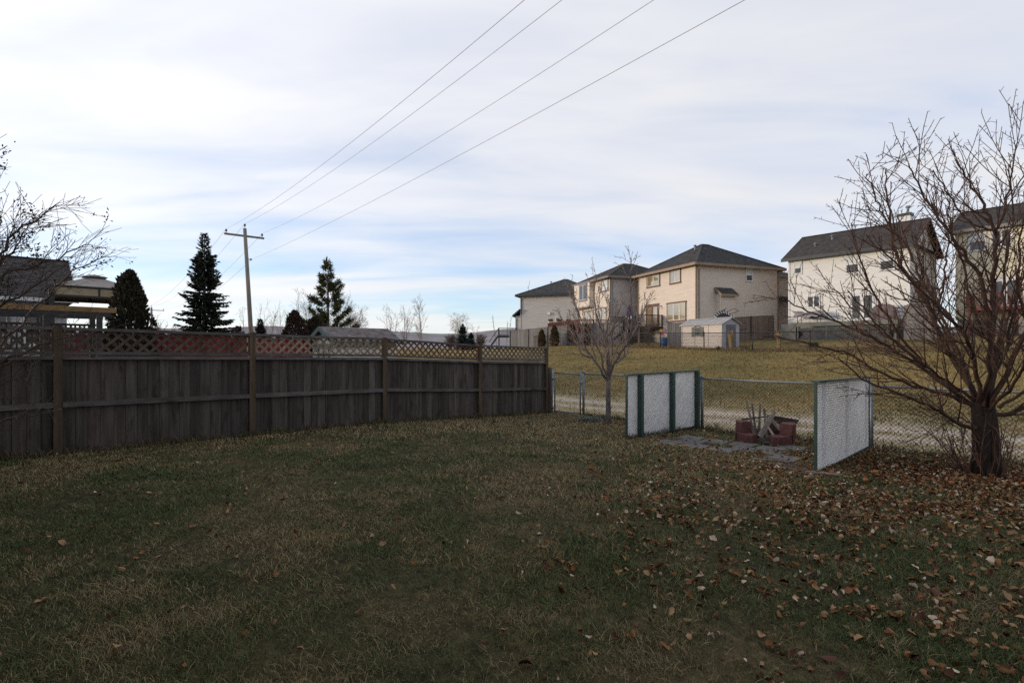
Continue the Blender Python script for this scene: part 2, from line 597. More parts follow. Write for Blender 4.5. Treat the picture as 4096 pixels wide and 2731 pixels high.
gx = axis_pts(-14, 34, .6, 4000, 26)
gy = axis_pts(-4, 62, .6, 4000, 26)
GX, GY = np.meshgrid(gx, gy)
GZ = gz(GX, GY)
GZ += 0.012 * np.sin(GX * 2.3 + GY) * np.cos(GY * 1.9 - GX * .7) * (np.abs(GX) < 30) * (np.abs(GY) < 60)
nx, ny = len(gx), len(gy)
idx = np.arange(nx * ny).reshape(ny, nx)
a_, b_, c_, d_ = idx[:-1, :-1].ravel(), idx[:-1, 1:].ravel(), idx[1:, 1:].ravel(), idx[1:, :-1].ravel()
gfaces = np.concatenate([np.stack([a_, b_, c_], 1), np.stack([a_, c_, d_], 1)])
np_mesh('ground', np.stack([GX.ravel(), GY.ravel(), GZ.ravel()], 1), gfaces, M['ground'], kind='structure',
        label='lawn, lane and grassy bank')

# distant hills
hm = MB()
prof = []
hr = random.Random(3)
for i in range(81):
    a = R(-62 + i * 124 / 80)
    el = 0.0335 + 0.004 * math.sin(i * .33) + .0025 * math.sin(i * .81 + 1) + .0007 * hr.uniform(-1, 1)
    prof.append((a, el))
for k in range(80):
    (a0, e0), (a1, e1) = prof[k], prof[k + 1]

    def pt(a, e, d, top):
        return (math.sin(a) * d, math.cos(a) * d, top * e * d * 1.0 + (1.5 if top else 0))
    rings = [(1100, .0), (1500, .42), (1900, .75), (2300, 1.0)]
    for (d0, t0), (d1, t1) in zip(rings[:-1], rings[1:]):
        hm.quad((math.sin(a0) * d0, math.cos(a0) * d0, t0 * e0 * d0 + 1), (math.sin(a1) * d0, math.cos(a1) * d0, t0 * e1 * d0 + 1),
                (math.sin(a1) * d1, math.cos(a1) * d1, t1 * e1 * d1 + 1), (math.sin(a0) * d1, math.cos(a0) * d1, t1 * e0 * d1 + 1))
obj('hills', hm, M['hill'], smooth=True, kind='structure', label='low grey distant hills')

# ------------------------------------------------------------------ wooden fence with lattice top
FD = V((S2, S2, 0))            # along the fence, away to the right
FN = V((S2, -S2, 0))           # towards our lawn
posts = [(-8.31, 5.44, 1.86), (-6.464, 7.286, 1.855), (-4.634, 9.116, 1.812), (-2.753, 10.997, 1.765),
         (-.827, 12.923, 1.638), (.98, 14.73, 1.567)]
fence = empty('wooden_fence', (-2.75, 11, -.05), 'tall weathered board fence with a lattice top along the lawn', 'fence')
fr = random.Random(5)
for (x, y, zt) in posts:
    m_ = MB()
    zb = gzf(x, y) - .25
    m_.box((x, y, (zb + zt) / 2), .095, .095, zt - zb, FD, FN)
    obj('post', m_, M['post'], fence)
lat_m = ['lat_a', 'lat_a', 'lat_b', 'lat_c', 'lat_d']
for i in range(5):
    A, B = V((posts[i][0], posts[i][1], 0)), V((posts[i + 1][0], posts[i + 1][1], 0))
    zA, zB = posts[i][2] - .02, posts[i + 1][2] - .02
    Ls = (B - A).length
    e = .05

    def zt(s):
        return zA + (zB - zA) * s / Ls

    def P(s, z, o=0.0):
        q = A + FD * s + FN * o
        return V((q.x, q.y, z))

    def slab(s0, s1, dz0, dz1, o0, o1, b0=None, b1=None, tilt=(0, 0)):
        """piece following the fence top; z measured down from the top line"""
        p = []
        for zz in (1, 0):
            for (s, o) in ((s0, o1), (s1, o1), (s1, o0), (s0, o0)):
                tl = tilt[0] if s == s0 else tilt[1]
                p.append(P(s, zt(s) - (dz1 if zz else dz0) + tl, o))
        mb_ = MB(); mb_.hexa(p); return mb_
    obj('cap_rail', slab(e, Ls - e, 0, .045, -.05, .055), M['rail'], fence)
    obj('lattice_rail', slab(e, Ls - e, .345, .395, -.02, .035), M['rail'], fence)
    obj('upper_rail', slab(e, Ls - e, .412, .462, .0, .060), M['rail'], fence)
    # middle rail is level with the ground rather than with the top
    g0, g1 = gzf(A.x, A.y), gzf(B.x, B.y)
    m0, m1 = g0 + .70 - .02, g1 + .66 + .02
    p = []
    for dz in (0, .072):
        for (s, o, z) in ((e, .058, m0), (Ls - e, .058, m1), (Ls - e, .0, m1), (e, .0, m0)):
            p.append(P(s, z + dz, o))
    mb_ = MB(); mb_.hexa(p); obj('middle_rail', mb_, M['rail'], fence)
    # bottom board
    p = []
    for dz in (-.05, .05):
        for (s, o, z) in ((e, .02, g0), (Ls - e, .02, g1), (Ls - e, -.001, g1), (e, -.001, g0)):
            p.append(P(s, z + dz, o))
    mb_ = MB(); mb_.hexa(p); obj('bottom_board', mb_, M['rail'], fence)
    # vertical boards
    nb_ = 17
    cuts = [e]
    ws = [fr.uniform(.85, 1.15) for _ in range(nb_)]
    tot = sum(ws)
    for k in range(nb_):
        cuts.append(cuts[-1] + ws[k] / tot * (Ls - 2 * e))
    for k in range(nb_):
        s0, s1 = cuts[k] + .0022, cuts[k + 1] - .0022
        o = fr.uniform(-.007, .005)
        ln = 0.0
        p = []
        for top in (0, 1):
            for (s, oo) in ((s0, -.006 + o), (s1, -.006 + o), (s1, -.024 + o), (s0, -.024 + o)):
                q = A + FD * s
                z = zt(s) - .42 if top else gzf(q.x, q.y) - .03 + fr.uniform(-.01, .01)
                p.append(P(s + (ln if top else 0), z, oo))
        mb_ = MB(); mb_.hexa(p)
        pl = []
        for top in (0, 1):
            for (s, oo) in ((s1 - .014, -.034), (s1 + .020, -.034), (s1 + .020, -.044), (s1 - .014, -.044)):
                q = A + FD * s
                pl.append(P(s, zt(s) - .43 if top else gzf(q.x, q.y) - .03, oo))
        mb_.hexa(pl)
        obj('board', mb_, M['board'], fence)
    # lattice: two layers of diagonal slats clipped to the opening
    panel = obj('lattice_panel', slab(e, e + .022, .045, .345, -.03, .03), M[lat_m[i]], fence)
    obj('lattice_frame', slab(Ls - e - .022, Ls - e, .045, .345, -.03, .03), M[lat_m[i]], panel)
    H = .30
    sp = .158
    a0, a1 = e + .022, Ls - e - .022
    for layer, sg in ((0, 1), (1, -1)):
        s = a0 - H - .1
        while s < a1 + H:
            # centre line from (s, bottom) to (s+H, top) or mirrored
            hw = .027
            poly = [(s - hw, 0), (s + hw, 0), (s + H + hw, H), (s + H - hw, H)] if sg > 0 else \
                   [(s + H - hw, 0), (s + H + hw, 0), (s + hw, H), (s - hw, H)]
            # clip in s
            def clip(pl, lim, keep_less):
                out = []
                for k in range(len(pl)):
                    p0, p1 = pl[k], pl[(k + 1) % len(pl)]
                    in0 = (p0[0] <= lim) if keep_less else (p0[0] >= lim)
                    in1 = (p1[0] <= lim) if keep_less else (p1[0] >= lim)
                    if in0: out.append(p0)
                    if in0 != in1:
                        t = (lim - p0[0]) / (p1[0] - p0[0])
                        out.append((lim, p0[1] + t * (p1[1] - p0[1])))
                return out
            poly = clip(clip(poly, a0, False), a1, True)
            if len(poly) >= 3:
                mb_ = MB()
                oo = -.004 if layer else .010
                mb_.prism([P(q[0], zt(q[0]) - .345 + q[1] * 1.0, oo) for q in poly], FN * -.010)
                obj('slat', mb_, M[lat_m[i]], panel)
            s += sp
# a short dark stub post between the board fence and the gate
m_ = MB()
m_.box((1.10, 14.78, .32), .11, .05, 1.3, FD, FN)
obj('stub_post', m_, M['board'], fence)

# ------------------------------------------------------------------ chain-link fences
CD = V((S2, -S2, 0))


def chain_mesh(mb, a, b, z0a, z0b, h, cell, r, sides=3):
    a, b = V(a), V(b)
    ln = (b - a).length
    d = (b - a) / ln

    def P(s, t, o):
        q = a + d * s
        z0 = z0a + (z0b - z0a) * s / ln
        return V((q.x, q.y, z0 + t)) + V((-d.y, d.x, 0)) * o
    s = -h
    while s < ln:
        for sg in (1, -1):
            if sg > 0:
                pts = [(s, 0), (s + h, h)]
            else:
                pts = [(s, h), (s + h, 0)]
            (x0, t0), (x1, t1) = pts
            if x1 <= 0 or x0 >= ln:
                continue
            if x0 < 0:
                f = (0 - x0) / (x1 - x0); x0, t0 = 0, t0 + f * (t1 - t0)
            if x1 > ln:
                f = (ln - x0) / (x1 - x0); x1, t1 = ln, t0 + f * (t1 - t0)
            mb.tube([P(x0, t0, sg * r * .8), P(x1, t1, sg * r * .8)], r, sides, cap=False)
        s += cell


def chain_run(root, pts, h, post_h, post_r, rail_r, cell, wire_r, m_post, m_wire, posts_at=None, every=None, bottom=False):
    mesh_b = MB()
    for (a, b) in zip(pts[:-1], pts[1:]):
        za, zb = gzf(*a), gzf(*b)
        chain_mesh(mesh_b, (a[0], a[1], 0), (b[0], b[1], 0), za + .03, zb + .03, h - .05, cell, wire_r)
        rb = MB()
        rb.tube([(a[0], a[1], za + h), (b[0], b[1], zb + h)], rail_r, 8)
        obj('top_rail', rb, m_post, root, smooth=True)
    obj('wire_mesh', mesh_b, m_wire, root, kind='stuff')
    for q in (posts_at or pts):
        z = gzf(*q)
        pb = MB()
        pb.tube([(q[0], q[1], z - .2), (q[0], q[1], z + post_h - .03)], post_r, 10)
        po = obj('post', pb, m_post, root, smooth=True)
        cb_ = MB()
        cb_.tube([(q[0], q[1], z + post_h - .03), (q[0], q[1], z + post_h - .01), (q[0], q[1], z + post_h + .02), (q[0], q[1], z + post_h + .045)],
                 [post_r * 1.12, post_r * 1.12, post_r * .8, post_r * .15], 10)
        obj('post_cap', cb_, m_post, po, smooth=True)


def on_chain(x):
    return (x, 14.39 - (x - 2.01) * .987)


ch_pts = [on_chain(2.01), on_chain(4.45), on_chain(6.79), on_chain(9.2), on_chain(11.6)]
chain = empty('chain_link_fence', (4.45, 12, -.3), 'low galvanised chain-link fence closing the back of the lawn', 'fence')
chain_run(chain, ch_pts, 1.18, 1.23, .034, .021, .075, .0036, M['galv'], M['wire'])

gate = empty('chain_link_gate', (1.6, 14.6, -.3), 'narrow galvanised chain-link gate beside the board fence end', 'gate')
ga, gb = V((1.235, 14.80, 0)), V((1.93, 14.46, 0))
gzv = -.31
fb = MB()
for (p0, p1) in (((ga.x, ga.y, gzv), (ga.x, ga.y, gzv + 1.16)), ((gb.x, gb.y, gzv - .03), (gb.x, gb.y, gzv + 1.20)),
                 ((ga.x, ga.y, gzv + 1.14), (gb.x, gb.y, gzv + 1.10)), ((ga.x, ga.y, gzv + .03), (gb.x, gb.y, gzv - .0))):
    fb.tube([p0, p1], .021, 8)
obj('frame', fb, M['galv'], gate, smooth=True)
mb_ = MB()
chain_mesh(mb_, ga, gb, gzv + .03, gzv + .02, 1.09, .075, .0036)
obj('wire_mesh', mb_, M['wire'], gate, kind='stuff')
mb_ = MB()
mb_.tube([(1.15, 14.83, gzv - .2), (1.15, 14.83, gzv + 1.24)], .036, 10)
mb_.tube([(1.15, 14.83, gzv + 1.24), (1.15, 14.83, gzv + 1.29)], [.036, .012], 10)
hp = obj('hinge_post', mb_, M['galv'], gate, smooth=True)
for z in (.12, .95):
    mb_ = MB(); mb_.box((1.19, 14.815, gzv + z), .13, .08, .05, CD, FD)
    obj('hinge', mb_, M['galv'], hp)
mb_ = MB(); mb_.box((1.96, 14.43, gzv + .86), .11, .06, .04, CD, FD)
obj('latch', mb_, M['galv'], gate)

# ------------------------------------------------------------------ white lattice privacy screens
def screen(a, b, z0a, z0b, z1a, z1b, post_px, lattice_side, label):
    a, b = V((a[0], a[1], 0)), V((b[0], b[1], 0))
    ln = (b - a).length
    d = (b - a) / ln
    nrm = FN

    def P(s, z, o):
        q = a + d * s + nrm * o
        return V((q.x, q.y, z))

    def zb(s): return z0a + (z0b - z0a) * s / ln
    def zt(s): return z1a + (z1b - z1a) * s / ln
    root = empty('privacy_screen', (a.x, a.y, z0a), label, 'screen')
    cp = MB()
    cp.hexa([P(-.02, zt(0), .05), P(ln + .03, zt(ln), .05), P(ln + .03, zt(ln), -.05), P(-.02, zt(0), -.05),
             P(-.02, zt(0) + .032, .05), P(ln + .03, zt(ln) + .032, .05), P(ln + .03, zt(ln) + .032, -.05), P(-.02, zt(0) + .032, -.05)])
    obj('cap_rail', cp, M['green'], root)
    for s in post_px:
        pm = MB()
        o = -.055 * lattice_side
        pm.box(P(s, (zb(s) - .2 + zt(s)) / 2, o), .092, .092, zt(s) - zb(s) + .2 - .002, d, nrm)
        obj('post', pm, M['green'], root)
    for (s0, s1, nm) in ((-.012, .026, 'edge_strip'), (ln - .026, ln + .012, 'edge_strip')):
        pm = MB()
        pm.hexa([P(s0, zb(s0) - .02, .016), P(s1, zb(s1) - .02, .016), P(s1, zb(s1) - .02, -.016), P(s0, zb(s0) - .02, -.016),
                 P(s0, zt(s0) - .002, .016), P(s1, zt(s1) - .002, .016), P(s1, zt(s1) - .002, -.016), P(s0, zt(s0) - .002, -.016)])
        obj(nm, pm, M['green'], root)
    pm = MB()
    pm.hexa([P(.026, zb(0) - .0, .014), P(ln - .026, zb(ln), .014), P(ln - .026, zb(ln), -.014), P(.026, zb(0), -.014),
             P(.026, zb(0) + .03, .014), P(ln - .026, zb(ln) + .03, .014), P(ln - .026, zb(ln) + .03, -.014), P(.026, zb(0) + .03, -.014)])
    panel = obj('lattice_panel', pm, M['green'], root)
    hmin = min(zt(0) - zb(0), zt(ln) - zb(ln)) - .03
    hwid, sp = .0215, .0720
    rb = random.Random(2)

    def clip(pl, lim, keep_less, ax):
        out = []
        for k in range(len(pl)):
            p0, p1 = pl[k], pl[(k + 1) % len(pl)]
            in0 = (p0[ax] <= lim) if keep_less else (p0[ax] >= lim)
            in1 = (p1[ax] <= lim) if keep_less else (p1[ax] >= lim)
            if in0: out.append(p0)
            if in0 != in1:
                t = (lim - p0[ax]) / (p1[ax] - p0[ax])
                out.append((p0[0] + t * (p1[0] - p0[0]), p0[1] + t * (p1[1] - p0[1])))
        return out
    H = hmin - .03
    for layer, sg in ((0, 1), (1, -1)):
        s = -H
        while s < ln:
            hw = hwid * 1.0
            poly = [(s - hw, 0), (s + hw, 0), (s + H + hw, H), (s + H - hw, H)] if sg > 0 else \
                   [(s + H - hw, 0), (s + H + hw, 0), (s + hw, H), (s - hw, H)]
            poly = clip(clip(poly, .026, False, 0), ln - .026, True, 0)
            if len(poly) >= 3:
                mb_ = MB()
                def bulge(s_, t_):
                    return .018 * math.sin(math.pi * t_ / H) * math.sin(math.pi * 2 * s_ / ln)
                oo = .0035 if layer == 0 else -.0035
                mb_.prism([P(q[0], zb(q[0]) + .03 + q[1] * (zt(q[0]) - zb(q[0]) - .032) / H, oo) for q in poly], nrm * -.0055)
                obj('slat', mb_, M['pvc'], panel)
            s += sp
    return root


screen((2.22, 9.93), (4.34, 12.03), -.295, -.30, 1.0, .995, (.43, 1.72, 2.90), -1,
       'white lattice screen with green posts left of the fire pit')
screen((4.27, 7.20), (6.66, 9.56), -.25, -.315, 1.045, .975, (.34, 1.7, 3.1), 1,
       'white lattice screen right of the fire pit, seen from outside')

# ------------------------------------------------------------------ fire pit, slabs and odds and ends
FP = V((4.98, 10.10, 0))
fz = gzf(FP.x, FP.y)
pit = empty('fire_pit', (FP.x, FP.y, fz), 'broken ring of reddish concrete blocks forming a fire pit', 'fire pit')


def wedge(a0, a1, r0, r1, z0, z1, tilt=0):
    """curved retaining block with slightly rounded upper edge"""
    mb = MB()
    n = 6
    rings = []
    prof = [(r0, z0), (r1, z0), (r1, z1 - .018), (r1 - .018, z1), (r0 + .014, z1), (r0, z1 - .014)]
    for k in range(n + 1):
        a = a0 + (a1 - a0) * k / n
        ring = []
        for (r, z) in prof:
            ring.append(len(mb.v))
            mb.v.append((FP.x + math.sin(a) * r, FP.y + math.cos(a) * r, z))
        rings.append(ring)
    m = len(prof)
    for k in range(n):
        for j in range(m):
            j2 = (j + 1) % m
            mb.f.append((rings[k][j], rings[k][j2], rings[k + 1][j2], rings[k + 1][j]))
    mb.f.append(tuple(rings[0][::-1])); mb.f.append(tuple(rings[-1]))
    return mb


brs = random.Random(8)
# angles measured clockwise from +Y (away); camera looks from bearing ~206 deg
lower = [(-86, -42), (-40, 4), (6, 50), (52, 96), (98, 142), (144, 192), (-132, -88)]
upper = [(-104, -66), (38, 82), (104, 150)]
for (a0, a1) in lower:
    obj('block', wedge(R(a0 + 1), R(a1 - 1), .31 + brs.uniform(-.01, .01), .53 + brs.uniform(-.012, .012), fz - .03, fz + .20), M['block'], pit)
for (a0, a1) in upper:
    obj('block', wedge(R(a0 + 1), R(a1 - 1), .31 + brs.uniform(-.015, .015), .53 + brs.uniform(-.02, .02), fz + .203, fz + .415), M['block'], pit)
mb_ = MB()
ash = [(FP.x + math.sin(t) * .30, FP.y + math.cos(t) * .30, fz + .03) for t in np.linspace(0, 2 * math.pi, 14)[:-1]]
for k in range(13):
    mb_.tri(ash[k], ash[(k + 1) % 13], (FP.x, FP.y, fz + .09))
obj('ash_bed', mb_, M['scrapd'], pit)

scraps = [  # foot offset (x,y,z), head offset, width, thick, material, label
    ((-.22, -.05, .10), (-.33, .05, .80), .050, .018, 'scrap', 'tallest thin bleached slat standing upright in the fire pit'),
    ((-.16, .00, .10), (-.20, .10, .74), .045, .018, 'scrap', 'bleached slat just right of the tallest slat in the fire pit'),
    ((-.10, .02, .12), (-.06, .06, .73), .050, .016, 'scrap', 'third bleached slat standing upright in the fire pit'),
    ((-.20, -.22, .14), (.20, .02, .60), .105, .022, 'scrap', 'wide grey board leaning to the right across the fire pit'),
    ((.0, -.10, .10), (.04, .10, .63), .060, .02, 'scrap', 'short grey board with broken top in the fire pit middle'),
    ((.40, -.20, .12), (.10, .10, .50), .095, .022, 'scrap', 'grey plank leaning to the left inside the fire pit'),
    ((.16, .22, .46), (.64, -.02, .42), .12, .03, 'scrapd', 'dark plank lying flat on the rear blocks of the fire pit'),
    ((-.44, .00, .45), (.02, .06, .50), .03, .028, 'scrapd', 'thin dark stick laid across the left fire pit block'),
    ((.10, -.36, .05), (.0, -.10, .34), .05, .02, 'scrap', 'short pale stick poking out through the fire pit opening'),
]
for (f0, f1, wd, th, mm, lb) in scraps:
    mb_ = MB()
    p0 = FP + V((f0[0], f0[1], fz + f0[2]))
    p1 = FP + V((f1[0], f1[1], fz + f1[2]))
    d = (p1 - p0).normalized()
    side = d.cross(V((0.25, 1, 0.1))).normalized()
    nn_ = side.cross(d).normalized()
    k0, k1 = wd / 2, wd / 2 * .86
    mb_.hexa([p0 - side * k0 - nn_ * th / 2, p0 + side * k0 - nn_ * th / 2, p0 + side * k0 + nn_ * th / 2, p0 - side * k0 + nn_ * th / 2,
              p1 - side * k1 - nn_ * th / 2, p1 + side * k1 * .6 - nn_ * th / 2 + d * .03, p1 + side * k1 * .6 + nn_ * th / 2 + d * .03, p1 - side * k1 + nn_ * th / 2 - d * .02])
    obj('scrap_board' if wd > .04 else 'stick', mb_, M[mm], label=lb, cat='firewood', group='scrap wood in the fire pit')

# paving slabs half sunk in the turf
patio = empty('patio', (4.1, 9.2, gzf(4.1, 9.2)), 'sunken grey paving slabs in the turf before the fire pit', 'patio')
patio['kind'] = 'structure'
del patio['category']
slabs = []
prs = random.Random(21)
for i in range(5):                 # rows away from the camera (along FD)
    for j in range(7):             # along CD
        c = V((3.02, 9.72, 0)) + CD * (j * .50 + (.22 if i % 2 else 0)) + FD * (i * .46 - .1)
        d_fp = (V((c.x, c.y, 0)) - FP).length
        s_along = (c - V((2.22, 9.93, 0))).dot(CD)
        if d_fp < .62 or s_along > 2.75 or s_along < .28:
            continue
        if (i, j) in ((3, 0), (4, 0), (4, 1), (3, 4), (4, 4), (4, 5), (2, 5), (3, 5), (0, 3), (1, 1), (2, 4), (4, 3), (4, 6)):
            continue
        slabs.append((c.x, c.y))
        z = gzf(c.x, c.y) + prs.uniform(.012, .024)
        rot = prs.uniform(-.05, .05)
        ax = (CD * math.cos(rot) + FD * math.sin(rot)); ay = (FD * math.cos(rot) - CD * math.sin(rot))
        hx = hy = .216
        tz = [prs.uniform(-.008, .008) for _ in range(4)]
        pts = []
        for zz, ins in ((-.05, 0), (0, 0)):
            for k, (sx_, sy_) in enumerate(((-1, -1), (1, -1), (1, 1), (-1, 1))):
                q = V((c.x, c.y, 0)) + ax * sx_ * (hx) + ay * sy_ * (hy)
                pts.append((q.x, q.y, z + zz + tz[k]))
        mb_ = MB(); mb_.hexa(pts)
        obj('paving_slab', mb_, M['slab'], patio)
# bare soil patch and edging stick at the near right corner of the patio
mb_ = MB()
cx, cy = 4.12, 7.42
ring = []
for k in range(20):
    t = 2 * math.pi * k / 20
    rr = 1 + .18 * math.sin(3 * t + 1) + .1 * math.sin(5 * t)
    q = V((cx, cy, 0)) + CD * (.42 * rr * math.cos(t)) + FD * (.24 * rr * math.sin(t))
    ring.append((q.x, q.y, gzf(q.x, q.y) + .012))
for k in range(20):
    mb_.tri(ring[k], ring[(k + 1) % 20], (cx, cy, gzf(cx, cy) + .026))
obj('soil_patch', mb_, M['dirt'], kind='structure', label='bare soil patch by the near edge of the screen')
for (x0, y0, x1, y1, lb) in ((3.72, 7.96, 4.22, 7.78, 'pale timber strip lying flat on soil by the right lattice screen'),
                            (4.02, 7.02, 4.42, 6.86, 'short pale stick on the grass before the right lattice screen')):
    mb_ = MB()
    mb_.bar((x0, y0, gzf(x0, y0) + .035), (x1, y1, gzf(x1, y1) + .035), .03, .022)
    obj('timber_strip', mb_, M['scrap'], label=lb, cat='stick')

# fallen apples
apples = [(4.36, 6.98, 'orange apple on the bare soil before the right lattice screen'),
          (4.50, 6.52, 'reddish apple on the grass just below the right lattice screen'),
          (3.83, 9.93, 'red apple on the ground beside the left fire pit block'),
          (2.75, 9.62, 'red apple at the foot of the left screen post'),
          (3.05, 8.95, 'yellowish apple on the lawn near the paving slabs'),
          (5.62, 6.55, 'pale orange apple among leaves left of the big bare tree'),
          (6.62, 6.62, 'orange apple among leaves before the big bare tree trunk'),
          (5.05, 7.12, 'orange apple near the middle of the right lattice screen foot'),
          (5.72, 7.62, 'small yellow apple among leaves behind the right lattice screen')]
for (x, y, lb) in apples:
    mb_ = MB()
    r = .031
    pr = [(.0, .62), (.55, .86), (.95, .45), (1.0, 0.0), (.8, -.6), (.4, -.88), (.0, -.78)]
    cz = gzf(x, y) + .045
    rings = []
    for (rr, hh) in pr:
        rings.append([len(mb_.v) + j for j in range(8)])
        for j in range(8):
            t = 2 * math.pi * j / 8
            mb_.v.append((x + r * rr * math.cos(t), y + r * rr * math.sin(t), cz + r * hh))
    for k in range(len(pr) - 1):
        for j in range(8):
            mb_.f.append((rings[k][j], rings[k + 1][j], rings[k + 1][(j + 1) % 8], rings[k][(j + 1) % 8]))
    ap = obj('fallen_apple', mb_, M['apple'], smooth=True, label=lb, cat='apple', group='apples fallen on the lawn')
    st = MB(); st.tube([(x, y, cz + r * .55), (x + .006, y, cz + r * 1.2)], .002, 4)
    obj('stalk', st, M['twig'], ap)

# ------------------------------------------------------------------ trees
class Tree:
    def __init__(s, seed):
        s.r = random.Random(seed)
        s.out = {0: [], 1: [], 2: []}     # tier -> (pts, radii)
        s.tips = []

    def rv(s):
        return V((s.r.gauss(0, 1), s.r.gauss(0, 1), s.r.gauss(0, 1)))

    def path(s, p, d, ln, seg, wig, trop):
        pts = [V(p)]
        d = V(d).normalized()
        st = ln / seg
        for _ in range(seg):
            d = (d + s.rv() * wig + UP * trop).normalized()
            pts.append(pts[-1] + d * st)
        return pts

    def add(s, pts, r0, r1, tier):
        m = len(pts)
        s.out[tier].append((pts, [r0 + (r1 - r0) * k / (m - 1) for k in range(m)]))

    def side(s, pts, r0, r1, n, lens, ang, levels, wig, trop, tier, t0=.2, spur=0, minr=.0015):
        """side shoots along a limb, recursive"""
        m = len(pts)
        tot = m - 1
        for k in range(n):
            t = t0 + (1 - t0) * (k + s.r.uniform(.1, .9)) / n
            f = t * tot
            i = min(int(f), tot - 1)
            p = pts[i].lerp(pts[i + 1], f - i)
            d = (pts[i + 1] - pts[i]).normalized()
            ax = d.cross(s.rv()).normalized()
            a = R(s.r.uniform(*ang))
            nd_ = (d * math.cos(a) + ax * math.sin(a)).normalized()
            ln = s.r.uniform(*lens[0]) * (1 - .55 * t)
            rr = max(minr, (r0 + (r1 - r0) * t) * .55)
            q = s.path(p, nd_, ln, max(2, int(ln / .16)) if ln < 1.2 else 7, wig, trop)
            s.add(q, rr, minr, tier)
            s.tips.append((q[-1], (q[-1] - q[-2]).normalized()))
            if levels > 1:
                s.side(q, rr, minr, max(2, min(int(n * .6), int(ln * 5) + 1)), lens[1:] or lens, ang, levels - 1, wig, trop, 2, .15, spur, minr)
            elif spur:
                s.spurs(q, spur, minr)

    def spurs(s, pts, gap, r):
        for a, b in zip(pts[:-1], pts[1:]):
            ln = (b - a).length
            k = max(1, int(ln / gap))
            for j in range(k):
                p = a.lerp(b, (j + s.r.random()) / k)
                d = (b - a).normalized()
                ax = d.cross(s.rv()).normalized()
                e = p + (ax * .85 + d * .5).normalized() * s.r.uniform(.025, .075)
                s.out[2].append(([p, e], [r * 1.1, r * .7]))

    def build(s, name, root, mats, sides=(9, 6, 3)):
        for tier, nm in enumerate(name):
            mb = MB()
            for (pts, rd) in s.out[tier]:
                mb.tube(pts, rd, sides[tier], cap=tier == 0)
            if mb.v:
                obj(nm, mb, mats[tier], root, smooth=True)


def resample(cp, n):
    cp = [V(c) for c in cp]
    out = []
    m = len(cp) - 1
    for k in range(n + 1):
        f = k / n * m
        i = min(int(f), m - 1)
        t = f - i
        p0, p1, p2, p3 = cp[max(i - 1, 0)], cp[i], cp[i + 1], cp[min(i + 2, m)]
        out.append(.5 * ((2 * p1) + (p2 - p0) * t + (2 * p0 - 5 * p1 + 4 * p2 - p3) * t * t + (3 * p1 - p0 - 3 * p2 + p3) * t ** 3))
    return out


# big bare apple tree (metres from its foot: x, depth, height)
BT = V((6.80, 7.40, 0))
BT.z = gzf(BT.x, BT.y)
apple = empty('apple_tree', BT, 'large bare many-stemmed fruit tree with a thick dark trunk at the right', 'tree')
T = Tree(4)


def bt(c):
    return BT + V(c)


